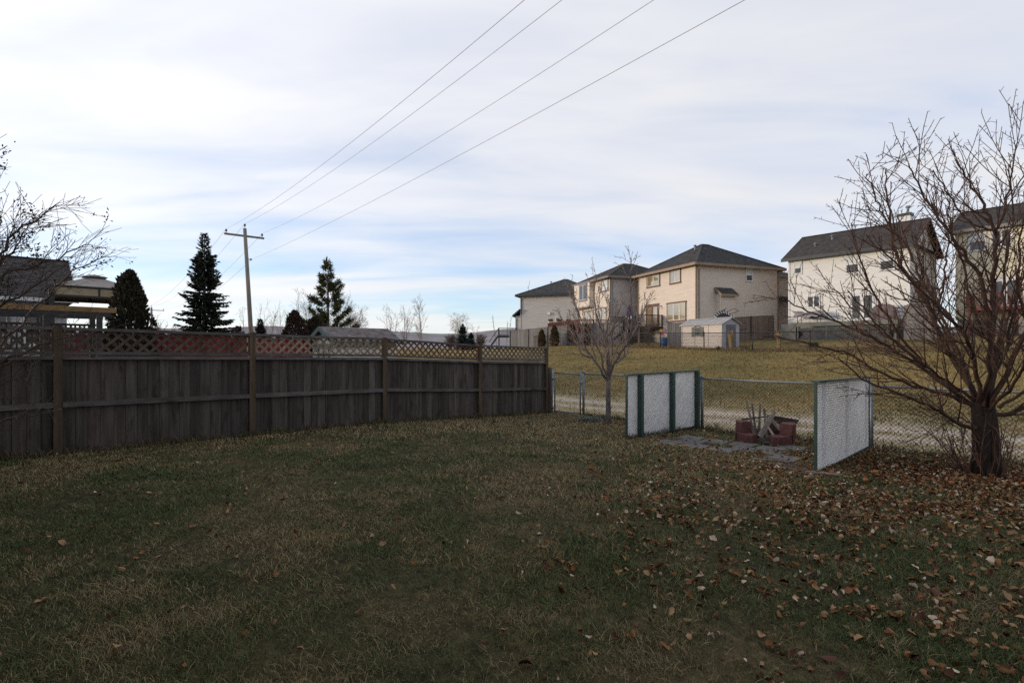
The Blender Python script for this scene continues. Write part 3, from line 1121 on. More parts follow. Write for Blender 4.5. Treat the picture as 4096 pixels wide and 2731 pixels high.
trunk_pts = [bt((0, 0, -.12)), bt((.0, 0, .03)), bt((-.01, .0, .22)), bt((.0, 0, .65)), bt((.02, .0, .98))]
T.out[0].append((trunk_pts, [.24, .165, .115, .108, .10]))
T.out[0].append(([bt((-.10, -.05, -.1)), bt((-.09, -.05, .3)), bt((-.09, -.03, .75)), bt((-.10, 0, 1.05))], [.10, .082, .075, .06]))
T.out[0].append(([bt((.10, -.08, -.1)), bt((.09, -.07, .35)), bt((.09, -.03, .8)), bt((.08, 0, 1.1))], [.10, .085, .08, .065]))
limbs = [  # control points and start radius
    ([(-.05, 0, .66), (-.42, -.15, .74), (-.75, -.3, .92), (-1.28, -.45, 1.16), (-1.85, -.55, 1.38), (-2.25, -.6, 1.70)], .060),
    ([(-.06, 0, .98), (-.60, .1, 1.18), (-1.10, .25, 1.42), (-1.48, .35, 1.70), (-1.90, .45, 1.86), (-2.50, .5, 2.02)], .055),
    ([(-.05, .05, .95), (-.52, .3, 1.45), (-.98, .5, 1.90), (-1.45, .6, 2.18), (-1.95, .7, 2.48), (-2.35, .7, 2.75)], .055),
    ([(-.05, 0, .98), (-.35, -.3, 1.52), (-.65, -.5, 2.02), (-.98, -.65, 2.28), (-1.55, -.8, 2.92), (-2.0, -.9, 3.35)], .060),
    ([(-.02, 0, 1.0), (-.20, .25, 1.66), (-.36, .4, 2.22), (-.52, .5, 2.82), (-.75, .55, 3.50), (-.84, .55, 4.1), (-.90, .55, 4.70), (-.95, .5, 5.2)], .075),
    ([(-.02, -.05, 1.0), (-.16, -.3, 1.8), (-.44, -.45, 2.86), (-.74, -.55, 3.46), (-1.02, -.6, 3.86), (-1.25, -.6, 4.38), (-1.42, -.6, 4.80)], .060),
    ([(.05, 0, 1.0), (.20, .05, 1.82), (.25, .1, 2.58), (.27, .1, 3.30), (.29, .1, 3.86), (.14, .15, 4.36), (-.03, .2, 4.86), (-.22, .2, 5.25)], .085),
    ([(.06, -.05, 1.0), (.18, -.35, 1.82), (.36, -.6, 2.95), (.44, -.7, 3.5), (.68, -.8, 3.95), (.95, -.9, 4.6)], .075),
    ([(.08, 0, 1.0), (.38, .2, 1.55), (.75, .4, 2.25), (1.15, .6, 3.0), (1.45, .7, 3.9)], .065),
    ([(.08, 0, .82), (.42, -.1, .95), (.95, -.25, 1.18), (1.55, -.35, 1.55), (2.1, -.4, 2.1)], .070),
    ([(.29, .1, 3.86), (.02, .2, 4.06), (-.20, .3, 4.55), (-.42, .35, 5.10)], .032),
    ([(.29, .1, 3.86), (.38, .0, 4.60), (.46, -.05, 5.45)], .036),
    ([(-.65, -.5, 2.02), (-1.08, -.4, 2.86), (-1.22, -.35, 3.45), (-1.45, -.3, 3.92), (-1.58, -.3, 4.32), (-1.70, -.3, 4.75)], .034),
    ([(.05, .1, 1.0), (.25, .6, 1.6), (.35, 1.1, 2.4), (.3, 1.4, 3.3), (.2, 1.5, 4.2)], .055),
    ([(-.05, .1, 1.0), (-.45, .7, 1.7), (-.9, 1.1, 2.4), (-1.3, 1.3, 3.1)], .045),
    ([(.0, -.1, .95), (-.2, -.7, 1.4), (-.55, -1.2, 1.95), (-.9, -1.5, 2.6)], .045),
    ([(.1, -.1, .95), (.45, -.6, 1.6), (.8, -1.0, 2.4), (1.0, -1.2, 3.3)], .045),
    ([(.36, -.6, 2.95), (.66, -.5, 3.6), (.74, -.45, 4.3), (.85, -.4, 5.0)], .034),
    ([(.20, .05, 1.82), (-.08, .1, 2.6), (-.16, .15, 3.3), (-.30, .2, 4.0), (-.33, .2, 4.5)], .040),
    ([(-.03, -.08, .35), (-.35, -.2, .75), (-.62, -.25, .88), (-1.05, -.3, 1.0)], .018),
    ([(-.04, .0, 1.0), (-.5, .0, 1.35), (-1.05, -.1, 1.75), (-1.5, -.15, 2.2), (-1.9, -.2, 2.75)], .045),
    ([(-.52, .3, 1.45), (-1.0, .2, 2.1), (-1.35, .1, 2.7), (-1.6, .05, 3.4), (-1.72, 0, 4.0)], .036),
    ([(-.02, .0, 1.0), (-.3, .1, 1.7), (-.6, .15, 2.5), (-.85, .2, 3.3), (-1.05, .2, 4.2)], .040),
    ([(.02, -.02, 1.0), (.05, -.2, 1.9), (.02, -.3, 2.9), (.08, -.35, 3.9), (.05, -.35, 4.9)], .045),
    ([(.05, .02, 1.0), (.45, .1, 1.9), (.65, .15, 2.9), (.72, .15, 3.9), (.8, .1, 4.9)], .045),
    ([(-.36, .4, 2.22), (-.15, .5, 2.9), (-.05, .55, 3.6), (-.02, .5, 4.2)], .035),
]
for (cp, r0) in limbs:
    cp = [(c[0] * (1.10 if c[0] < -.6 else 1), c[1], c[2] if c[2] < 2.2 else 2.2 + (c[2] - 2.2) * .80) for c in cp]
    pts = resample([bt(c) for c in cp], max(8, len(cp) * 4))
    pts = [p + T.rv() * .012 for p in pts]
    r0 *= .54
    T.add(pts, r0, .0070, 1)
    ln = sum((b - a).length for a, b in zip(pts[:-1], pts[1:]))
    T.side(pts, r0 * .8, .008, int(ln * 5.6), [(.5, 1.35), (.22, .65)], (18, 52), 2, .035, .06, 1, .12, .08, .0042)
    T.spurs(pts[len(pts) // 3:], .05, .0045)
# suckers at the foot
for k in range(30):
    a = rng.uniform(0, 6.28)
    p = bt((math.cos(a) * .24, math.sin(a) * .22, -.02))
    q = T.path(p, (math.cos(a) * .5, math.sin(a) * .4, 1), rng.uniform(.5, 1.1), 6, .10, .05)
    T.add(q, .009, .0035, 2)
    T.side(q, .006, .003, 5, [(.2, .45)], (25, 60), 1, .12, .05, 2, .25, 0, .003)
T.build(('trunk', 'limbs', 'twigs'), apple, (M['bark'], M['limb'], M['twig']), (12, 6, 3))

# young bare tree by the gate
ST = V((2.375, 12.6, gzf(2.375, 12.6)))
small = empty('young_tree', ST, 'slim young bare tree with upswept branches left of the screens', 'tree')
T = Tree(12)
T.out[0].append(([ST + V((.0, 0, -.1)), ST + V((0, 0, .03)), ST + V((-.005, 0, .5)), ST + V((.0, 0, 1.08))], [.085, .072, .058, .055]))
sl_ = [
    ([(.0, 0, 1.0), (-.16, .05, 1.25), (-.42, .1, 1.62), (-.62, .15, 1.95), (-.70, .15, 2.45), (-.85, .2, 3.1), (-.95, .2, 3.45)], .030),
    ([(.0, 0, 1.02), (-.06, -.1, 1.5), (-.12, -.2, 2.05), (-.30, -.25, 2.55), (-.42, -.3, 3.1), (-.36, -.3, 3.75)], .032),
    ([(.0, 0, 1.05), (.03, .1, 1.6), (.0, .2, 2.2), (.06, .25, 2.8), (.05, .25, 3.3)], .028),
    ([(.0, 0, 1.05), (.12, 0, 1.45), (.34, -.05, 1.80), (.52, -.1, 2.05), (.60, -.1, 2.5), (.55, -.1, 3.2), (.56, -.1, 3.9), (.55, -.1, 4.18)], .036),
    ([(.12, 0, 1.45), (.40, .1, 1.62), (.42, .1, 1.9), (.40, .12, 2.3)], .018),
    ([(.34, -.05, 1.8), (.70, .05, 2.35), (.95, .1, 2.85), (1.05, .1, 3.15)], .018),
    ([(-.42, .1, 1.62), (-.72, .0, 1.72), (-.80, -.05, 2.0), (-1.0, -.1, 2.6)], .016),
    ([(-.12, -.2, 2.05), (.10, -.3, 2.5), (.28, -.35, 3.0)], .016),
    ([(.0, 0, 1.0), (-.20, -.2, 1.5), (-.46, -.35, 2.1), (-.78, -.4, 2.6), (-1.02, -.45, 3.2)], .024),
    ([(.0, .0, 1.05), (.15, .3, 1.6), (.2, .45, 2.2), (.3, .5, 2.9)], .024),
    ([(-.62, .15, 1.95), (-.85, .25, 2.3), (-1.25, .3, 2.7)], .013),
    ([(.0, .2, 2.2), (-.2, .3, 2.8), (-.15, .3, 3.5)], .014),
]
for (cp, r0) in sl_:
    pts = resample([ST + V((c[0] * .95, c[1], c[2] if c[2] < 1.8 else 1.8 + (c[2] - 1.8) * .94)) for c in cp], max(7, len(cp) * 3))
    pts = [p + T.rv() * .012 for p in pts]
    r0 *= 1.15
    T.add(pts, r0, .008, 1)
    ln = sum((b - a).length for a, b in zip(pts[:-1], pts[1:]))
    T.side(pts, r0 * .8, .006, int(ln * 7.0), [(.3, .95), (.14, .38)], (16, 44), 2, .06, .10, 2, .15, .14, .0054)
T.build(('trunk', 'limbs', 'twigs'), small, (M['bark2'], M['limb2'], M['twig2']), (9, 6, 3))

# leaning shrub entering from the left edge
SB = V((-6.15, 5.25, 0))
SB.z = gzf(SB.x, SB.y)
shrub = empty('lilac_shrub', SB, 'spreading nearly bare shrub with last leaves at the left edge', 'shrub')
T = Tree(31)
sh = [
    [(0, 0, 0), (.10, .0, .9), (.45, .0, 1.75), (.95, .05, 2.25), (1.55, .1, 2.50), (2.15, .1, 2.68)],
    [(0, 0, 0), (.05, .1, .9), (.35, .15, 1.9), (.8, .2, 2.6), (1.25, .2, 2.95), (1.6, .2, 3.12)],
    [(0, 0, 0), (.0, .0, 1.0), (.25, .0, 2.0), (.55, -.1, 2.8), (.80, -.1, 3.3), (.90, -.1, 3.5)],
    [(0, 0, 0), (.1, -.1, .8), (.5, -.2, 1.5), (1.1, -.2, 1.9), (1.7, -.25, 2.1), (2.1, -.25, 2.35)],
    [(0, 0, 0), (-.1, .1, 1.0), (.05, .2, 2.0), (.25, .25, 2.8), (.35, .25, 3.4)],
    [(0, 0, 0), (.15, .0, .7), (.45, .1, 1.15), (.95, .15, 1.42), (1.45, .2, 1.62), (1.85, .25, 1.72)],
    [(0, 0, 0), (.2, -.1, .5), (.55, -.15, .85), (1.0, -.2, 1.05), (1.5, -.2, 1.25), (1.75, -.2, 1.4)],
    [(0, 0, 0), (.25, .1, .4), (.6, .2, .65), (1.0, .25, .8), (1.35, .3, .85)],
    [(0, 0, 0), (-.2, .2, 1.0), (-.35, .3, 2.0), (-.3, .3, 3.0)],
    [(0, 0, 0), (-.3, -.2, .9), (-.6, -.3, 1.8), (-.7, -.3, 2.6)],
    [(0, 0, 0), (.12, .3, .9), (.45, .6, 1.7), (.9, .8, 2.3), (1.4, .9, 2.7)],
    [(0, 0, 0), (.12, -.3, .9), (.35, -.55, 1.6), (.7, -.75, 2.2), (1.0, -.85, 2.7)],
    [(.25, .0, 2.0), (.65, .1, 2.5), (.85, .1, 2.75), (.95, .1, 3.1)],
    [(.35, .15, 1.9), (.9, .0, 2.3), (1.25, .0, 2.6), (1.5, 0, 2.95)],
]
for cp in sh:
    pts = resample([SB + V((c[0] * .80 + .05, c[1], c[2] * .97)) for c in cp], max(8, len(cp) * 4))
    pts = [p + T.rv() * .015 for p in pts]
    r0 = .026 if cp[0] == (0, 0, 0) else .014
    T.add(pts, r0, .004, 1)
    ln = sum((b - a).length for a, b in zip(pts[:-1], pts[1:]))
    T.side(pts, r0 * .7, .004, int(ln * 12.0), [(.3, .9), (.12, .42)], (18, 50), 2, .09, .04, 2, .22, 0, .0022)
T.out[0].append(([SB + V((0, 0, -.1)), SB + V((.02, 0, .25)), SB + V((.03, 0, .5))], [.10, .075, .05]))
T.build(('trunk', 'limbs', 'twigs'), shrub, (M['bark2'], M['twig3'], M['twig3']), (9, 5, 3))
# leaves left at the outer tips
tips = [t for t in T.tips if t[0].x > SB.x + .6 and t[0].z > 1.9] + [t for t in T.tips if t[0].z > 2.9]
rl = np.random.default_rng(5)
tv, tf, tcv = [], [], []
rr_ = random.Random(9)
rr_.shuffle(tips)


def leaf_quad(tv, tf, tcv, p, d, ln, wd, c, r):
    d = V(d).normalized()
    s = d.cross(V((r.gauss(0, 1), r.gauss(0, 1), r.gauss(0, 1)))).normalized() * wd / 2
    i = len(tv)
    tv += [tuple(p), tuple(p + d * ln * .5 + s), tuple(p + d * ln), tuple(p + d * ln * .5 - s)]
    tf += [(i, i + 1, i + 2), (i, i + 2, i + 3)]
    tcv += [c] * 4


tips = [t for t in tips if (t[0] - SB - V((.3, 0, 1.5))).length > 1.15 and t[0].z > 1.9]
clumps = []
for (p, d) in tips:
    if all((p - c[0]).length > .17 for c in clumps) and len(clumps) < 60:
        clumps.append((p, d))
for ci_, (p, d) in enumerate(clumps):
    big = ci_ % 2 == 0
    for _ in range(rr_.randint(24, 44) if big else rr_.randint(2, 9)):
        sp_ = .036 if big else .022
        q = p - V(d) * abs(rr_.gauss(0, .08 if big else .05)) + V((rr_.gauss(0, sp_), rr_.gauss(0, sp_), rr_.gauss(0, sp_)))
        dd = V(d) + V((rr_.gauss(0, .7), rr_.gauss(0, .7), rr_.gauss(0, .7)))
        k = rr_.uniform(.7, 1.2)
        leaf_quad(tv, tf, tcv, q, dd, rr_.uniform(.028, .046), rr_.uniform(.012, .020), (.045 * k, .032 * k, .018 * k), rr_)
np_mesh('leaves', np.array(tv), np.array(tf), M['foliage'], np.array(tcv), parent=shrub)


# ------------------------------------------------------------------ conifers
def conifer(name, label, base, h, rad, seed, style, c_lo, c_hi, skip=0.0, start=.06, cat='tree'):
    r = random.Random(seed)
    base = V(base)
    root = empty(name, base, label, cat)
    mb = MB()
    tr_ = max(.05, h * .016)
    mb.tube([base + V((0, 0, -.2)), base + V((0, 0, h * .5)), base + V((0, 0, h * .985))], [tr_ * 1.3, tr_ * .7, .012], 7)
    tv, tf, tc = [], [], []
    lm = MB()
    z = h * start
    while z < h * .985:
        t = z / h
        if style == 'spruce':
            rr = rad * (1 - t) ** .92 * (1.0 if t > .1 else .9) + .06
            nbr = 7 if t < .8 else 5
            step = h * (.019 if t < .75 else .015)
        else:
            rr = rad * min(1.0, (1 - t) * 1.75) * r.uniform(.8, 1.1)
            nbr = 6 if t < .8 else 4
            step = h * .060
        a0 = r.uniform(0, 6.28)
        for k in range(nbr):
            if r.random() < skip:
                continue
            a = a0 + k * 2 * math.pi / nbr + r.uniform(-.3, .3)
            ln = rr * (r.uniform(.5, 1.0) if r.random() < .72 else r.uniform(1.0, 1.22)) + .05
            if style == 'spruce':
                d0 = V((math.cos(a), math.sin(a), -.18 if t < .6 else .25))
                curve = .42
            else:
                d0 = V((math.cos(a), math.sin(a), .10 + .6 * t))
                curve = .40
            pts = [base + V((0, 0, z + r.uniform(-.3, .3) * step))]
            d = d0.normalized()
            seg = 6
            for s_ in range(seg):
                pts.append(pts[-1] + d * ln / seg)
                d = (d + UP * curve / seg).normalized()
            lm.tube(pts, [max(.010, .020 * (1 - t)) * (1 - .8 * q / seg) for q in range(seg + 1)], 3, cap=False)
            # foliage sprays
            dens = 34 if style == 'spruce' else 44
            cnt = int(dens * ln / .5) + 5
            for q in range(cnt):
                f = (.12 if style == 'spruce' else .30) + (.88 if style == 'spruce' else .70) * (q + r.random()) / cnt
                ff = f * seg
                i = min(int(ff), seg - 1)
                p = pts[i].lerp(pts[i + 1], ff - i)
                dd = (pts[i + 1] - pts[i]).normalized()
                if style == 'spruce':
                    sd = dd.cross(UP).normalized() * r.choice((-1, 1))
                    v = (dd * r.uniform(.5, 1) + sd * r.uniform(.1, .9) + UP * r.uniform(-.75, .15)).normalized()
                    L_ = r.uniform(.14, .30) * (1.12 - .5 * f) * (1 if t < .85 else .6) * min(1, .5 + h / 12)
                    W_ = L_ * r.uniform(.28, .45)
                else:
                    p = p + V((r.gauss(0, .05), r.gauss(0, .05), r.gauss(.01, .05)))
                    v = (dd * .7 + V((r.gauss(0, .8), r.gauss(0, .8), r.gauss(.3, .7)))).normalized()
                    L_ = r.uniform(.14, .34)
                    W_ = L_ * .15
                kk = r.random()
                kk = kk * kk
                c = tuple(c_lo[m] + (c_hi[m] - c_lo[m]) * kk for m in range(3))
                leaf_quad(tv, tf, tc, p, v, L_, W_, c, r)
                if style == 'pine':
                    for _ in range(2):
                        v2 = (dd * .7 + V((r.gauss(0, .7), r.gauss(0, .7), r.gauss(.2, .6)))).normalized()
                        leaf_quad(tv, tf, tc, p, v2, L_ * .9, W_, c, r)
        z += step * r.uniform(.85, 1.15)
    for _ in range(10):
        v = V((r.gauss(0, .35), r.gauss(0, .35), 1)).normalized()
        leaf_quad(tv, tf, tc, base + V((0, 0, h * .95)), v, h * .05, h * .012, c_lo, r)
    tk = obj('trunk', mb, M['bark2'], root, smooth=True)
    obj('branches', lm, M['twig3'], root, smooth=True, kind='stuff')
    np_mesh('crown', np.array(tv), np.array(tf), M['foliage'], np.array(tc), parent=root)
    return root


def ground_at(x, y):
    return (x, y, gzf(x, y))


conifer('spruce_tree', 'tall dark narrow spruce standing left of the utility pole', ground_at(-15.02, 25), 7.35, 1.75, 41, 'spruce',
        (.012, .019, .014), (.062, .068, .040))
conifer('pine_tree', 'open-branched pine rising behind the frosted shed roof', ground_at(-10.78, 30), 7.1, 2.05, 42, 'pine',
        (.034, .040, .011), (.115, .104, .032), skip=.30, start=.12)
conifer('spruce_tree', 'small blue spruce far off before the round bare tree', ground_at(-6.75, 70), 3.55, 1.35, 43, 'spruce',
        (.018, .032, .030), (.050, .072, .066), start=.03)
conifer('spruce_tree', 'smallest dark spruce far off, right of the small blue spruce', ground_at(-5.75, 72), 2.45, .9, 44, 'spruce',
        (.014, .024, .022), (.040, .052, .046), start=.03)
conifer('spruce_tree', 'short dark conifer just left of the utility pole foot', ground_at(-15.6, 29.2), 3.1, .75, 46, 'spruce',
        (.030, .028, .014), (.085, .070, .032), start=.03)
conifer('spruce_tree', 'thin little conifer between the utility pole and brown cedar', ground_at(-14.7, 29.9), 3.6, .6, 47, 'spruce',
        (.025, .026, .018), (.060, .055, .036), start=.03)


def cedar(name, label, base, h, rad, seed, c_lo, c_hi, n=4200, size=.11, cat='shrub', group=None, top_pow=.62, loose=0.0):
    """dense upright evergreen: flat sprays spread through a tapering volume"""
    r = random.Random(seed)
    base = V(base)
    root = empty(name, base, label, cat, group)
    mb = MB()
    mb.tube([base + V((0, 0, -.2)), base + V((0, 0, h * .9))], [.07 * h / 3, .015], 6)
    for k in range(26):
        a = r.uniform(0, 6.28); z = r.uniform(.05, .8) * h
        rr = rad * (1 - (z / h) ** 2.2) ** .8 * .75
        mb.tube([base + V((0, 0, z)), base + V((math.cos(a) * rr, math.sin(a) * rr, z + rr * .9))], [.016, .006], 4, cap=False)
    obj('stems', mb, M['bark2'], root)
    tv, tf, tc = [], [], []
    ph = [r.uniform(0, 6.28) for _ in range(6)]
    for _ in range(n):
        z = r.random() ** .85
        a = r.uniform(0, 6.28)
        lump = 1 + .10 * math.sin(3 * a + ph[0] + z * 7) + .08 * math.sin(5 * a + ph[1] - z * 13) + .07 * math.sin(9 * z * 3 + ph[2] + a)
        env = rad * ((1 - z ** 2.0) ** top_pow) * min(1, .72 + z * 1.6) * lump
        q = r.random() ** (.30 + loose)
        p = base + V((math.cos(a) * env * q, math.sin(a) * env * q, .02 * h + z * h * .97))
        d = V((math.cos(a) * .45 + r.gauss(0, .3), math.sin(a) * .45 + r.gauss(0, .3), 1 + r.gauss(0, .3)))
        kk = (r.random() ** 2)
        c = tuple(c_lo[m] + (c_hi[m] - c_lo[m]) * kk for m in range(3))
        L_ = size * r.uniform(.6, 1.4)
        leaf_quad(tv, tf, tc, p, d, L_, L_ * .45, c, r)
    np_mesh('foliage', np.array(tv), np.array(tf), M['foliage'], np.array(tc), parent=root)
    return root


cedar('cedar_tree', 'dense dark rounded cedar in front of the gazebo', ground_at(-11.95, 16.0), 3.95, .72, 51, (.010, .011, .006), (.062, .048, .025),
      n=9000, size=.12, cat='tree')
cedar('cedar_shrub', 'wide red-brown cedar clump left of the pine', ground_at(-10.6, 25.0), 3.65, .80, 52, (.020, .010, .008), (.075, .036, .024), n=5200, size=.12)
cedar('cedar_shrub', 'lower brown green cedar touching the pine foot', ground_at(-10.0, 26.0), 3.45, .85, 53, (.022, .016, .009), (.070, .050, .026), n=4200, size=.12)
for k, (px_, y, h, rr, lb) in enumerate((
        (2167, 51.5, 1.75, .40, 'browning cedar by the grey fence, leftmost and smallest of three'),
        (2218, 50.5, 2.05, .46, 'browning cedar by the grey fence, middle of three'),
        (2290, 49.0, 2.1, .46, 'browning cedar by the grey fence, right of the blue pot'),
        (2345, 47.0, 2.0, .40, 'browning cedar half hidden behind the young bare tree'))):
    cedar('cedar_shrub', lb, ground_at((px_ - 2048) / 2048 * y, y), h, rr, 60 + k, (.030, .022, .010), (.16, .085, .032), n=2200, size=.14,
          group='cedars along the grey yard fence')


# ------------------------------------------------------------------ bare background trees and bushes
def bare_tree(name, label, base, h, spread, seed, m_, stems=1, depth=3, r0=.09, cat='tree', ang=(18, 45), dens=7, minr=.012, trop=.10, group=None):
    root = empty(name, base, label, cat, group)
    T = Tree(seed)
    base = V(base)
    for s_ in range(stems):
        a = T.r.uniform(0, 6.28)
        sp_ = spread * (.45 if stems > 1 else .10) * T.r.uniform(.5, 1.2)
        d = V((math.cos(a) * sp_ / h, math.sin(a) * sp_ / h, 1))
        pts = T.path(base + V((math.cos(a) * .1 * (stems > 1), math.sin(a) * .1 * (stems > 1), -.1)), d, h * T.r.uniform(.82, 1.0), 10, .05, .05)
        T.add(pts, r0, minr, 0)
        T.side(pts, r0 * .8, minr, dens * 2, [(spread * .55, spread * 1.1), (spread * .25, spread * .5), (spread * .12, spread * .25)], ang, depth, .09, trop, 1, .22 if stems == 1 else .12, 0, minr)
    T.build(('trunk', 'limbs', 'twigs'), root, (m_, m_, m_), (6, 4, 3))
    return root


def at_px(px, y):
    x = (px - 2048) / 2048 * y
    return ground_at(x, y)


bare_tree('bare_tree', 'rounded bare multi-stem tree just right of the frosted shed roof', at_px(1560, 60), 5.1, 2.0, 71, M['fartwig'], 4, 3, .05, ang=(22, 50), dens=4, minr=.0075, trop=.06)
bare_tree('bare_tree', 'second rounded bare tree touching the one by the shed roof', at_px(1612, 61), 5.0, 2.0, 72, M['fartwig'], 4, 3, .05, ang=(22, 50), dens=4, minr=.0075, trop=.06)
bare_tree('bare_tree', 'taller thin bare tree with a forked crown above the board fence', at_px(1690, 58), 6.0, 2.3, 73, M['fartwig'], 2, 3, .06, ang=(25, 50), dens=5, minr=.0075, trop=.06)
bare_tree('bare_tree', 'dome-shaped pale bare tree behind the small blue spruce', at_px(1846, 78), 5.4, 3.0, 74, M['fartwig'], 7, 3, .06, ang=(25, 60), dens=4, minr=.010, trop=.02)
bare_tree('bare_tree', 'faint bare sapling right of the dome-shaped tree', at_px(1905, 76), 4.2, 1.0, 75, M['fartwig'], 2, 2, .04, minr=.010)
bare_tree('bare_tree', 'wide bare tree spreading behind the pine', at_px(1385, 38), 5.4, 2.6, 76, M['twig2'], 6, 3, .05, ang=(22, 55), dens=5, minr=.0055, trop=.06)
bare_tree('bare_tree', 'low bare tree spreading right of the pine above the shed roof', at_px(1430, 36), 4.6, 1.9, 77, M['twig2'], 5, 3, .05, ang=(25, 60), minr=.0060, trop=.04)
bare_tree('bare_tree', 'bare tangle of branches left of the pine', at_px(1240, 37), 5.8, 1.9, 78, M['twig2'], 4, 3, .05, ang=(20, 50), minr=.0060)
bare_tree('bare_bush', 'thin bare bush between the utility pole and the brown cedar', at_px(1060, 34), 4.7, 1.6, 79, M['twig2'], 5, 2, .03, 'bush', minr=.0050)
bare_tree('bare_bush', 'thin bare bush just left of the brown cedar clump', at_px(1120, 33), 4.3, 1.4, 80, M['twig2'], 5, 2, .03, 'bush', minr=.0050)
bare_tree('larch_tree', 'small feathery leafless larch just left of the utility pole', at_px(972, 33), 5.1, .75, 81, M['twig2'], 1, 2, .05, 'tree', (65, 95), 16, .006, 0.0)
bare_tree('bare_bush', 'low brownish bare bush left of the spruce', at_px(690, 30), 3.2, 1.2, 82, M['twig3'], 6, 2, .03, 'bush', (25, 60), 7, .008)
bare_tree('bare_bush', 'brownish bare bush between the far utility pole and the spruce', at_px(640, 30), 3.4, 1.1, 83, M['twig3'], 6, 2, .03, 'bush', (25, 60), 7, .008)
bare_tree('bare_bush', 'red-brown bush right of the smallest far spruce', at_px(1920, 66), 1.9, 1.1, 84, M['twig3'], 9, 2, .03, 'bush', (25, 60), 8, .013)
bare_tree('bare_bush', 'reddish hedge bush in front of the dome-shaped tree', at_px(1800, 66), 1.8, 1.3, 85, M['twig3'], 9, 2, .03, 'bush', (25, 60), 8, .013)
for k, (px, y, h, lb) in enumerate(((2096, 95, 13.0, 'tall feathery poplar behind the left grey house roof'),
                                   (2136, 98, 11.2, 'thinner poplar tip behind the left grey house roof'),
                                   (1987, 92, 6.6, 'leftmost thin bare poplar beside the small black deck'),
                                   (2026, 94, 5.2, 'faint middle poplar sapling beside the small black deck'),
                                   (2039, 92, 6.2, 'thin bare poplar closest to the grey house wall'))):
    bare_tree('poplar_tree', lb, at_px(px, y), h, .75, 90 + k, M['fartwig'], 1, 2, .08, 'tree', (10, 26), 13, .013, .12, 'thin poplars by the far houses')
bare_tree('poplar_tree', 'feathery bare tree top seen between the two right houses', at_px(3860, 62), 19.0, 2.0, 97, M['fartwig'], 3, 2, .12, 'tree', (10, 28), 14, .014, .1)

# ------------------------------------------------------------------ utility poles and wires
PD = V((.632, -.775, 0))           # towards us and to the right
PA = V((.775, .632, 0))            # crossarm direction


def upole(base, top_h, lean, label, arm=2.55, thick=.17):
    base = V(base)
    root = empty('utility_pole', base, label, 'utility pole', 'wooden utility poles')
    top = base + V((lean, 0, top_h))
    mb = MB(); mb.tube([base + V((0, 0, -.3)), base.lerp(top, .5), top], [thick, thick * .85, thick * .68], 12)
    obj('pole', mb, M['pole'], root, smooth=True)
    ac = base.lerp(top, 1 - .50 / top_h) - PD * .18
    mb = MB(); mb.bar(ac - PA * arm / 2, ac + PA * arm / 2, .10, .13)
    arm_o = obj('crossarm', mb, M['pole'], root)
    att = []
    for q in (ac - PA * (arm / 2 - .12), top, ac + PA * (arm / 2 - .14)):
        mb = MB()
        b0 = q + V((0, 0, .05))
        mb.tube([b0, b0 + UP * .10, b0 + UP * .12, b0 + UP * .17, b0 + UP * .19, b0 + UP * .25, b0 + UP * .29],
                [.020, .020, .075, .060, .085, .055, .03], 10)
        obj('insulator', mb, M['insul'], root, smooth=True)
        att.append(b0 + UP * .28)
    mb = MB()
    nb0 = base.lerp(top, 1 - 2.15 / top_h) + PA * .16
    mb.bar(nb0 - PA * .08, nb0 + PA * .12, .06, .05)
    mb.tube([nb0 + PA * .12 - UP * .07, nb0 + PA * .12 + UP * .07], .05, 8)
    obj('neutral_bracket', mb, M['insul'], root)
    att.append(nb0 + PA * .16)
    return att


pb_ = V((-18.17, 36.0, gzf(-18.17, 36)))
attA = upole(pb_, 9.95 - pb_.z, -.62, 'leaning wooden utility pole rising behind the board fence')
pb2 = V((-66.6, 95, gzf(-66.6, 95)))
attB = upole(pb2, 9.3, -.3, 'distant small utility pole left of the spruce', 4.0, .22)
names = ['leftmost', 'second', 'third', 'lowest']
near_end = [p + PD * 52.0 for p in attA]
for k in range(4):
    e0 = attA[k]
    # end at the next pole, behind and right of the viewer
    e1 = attA[k] + PD * 52.0 + UP * (.25 if k < 3 else .1)
    pts = []
    for q in range(49):
        t = q / 48
        p = e0.lerp(e1, t)
        p.z -= 4 * (1.08, 1.08, .98, .45)[k] * t * (1 - t)
        pts.append(p)
    mb = MB(); mb.tube(pts, .0075, 5)
    obj('power_line', mb, M['poleline'], smooth=True, group='overhead power lines', cat='power line',
        label=f'{names[k]} of the four cables from the near utility pole to the top edge')
    f0, f1 = attA[k], attB[k]
    pts = []
    for q in range(33):
        t = q / 32
        p = f0.lerp(f1, t)
        p.z -= 4 * 1.5 * t * (1 - t)
        pts.append(p)
    mb = MB(); mb.tube(pts, .010, 4)
    obj('power_line', mb, M['poleline'], smooth=True, group='overhead power lines', cat='power line',
        label=f'{names[k]} of the four faint cables running down to the distant pole')


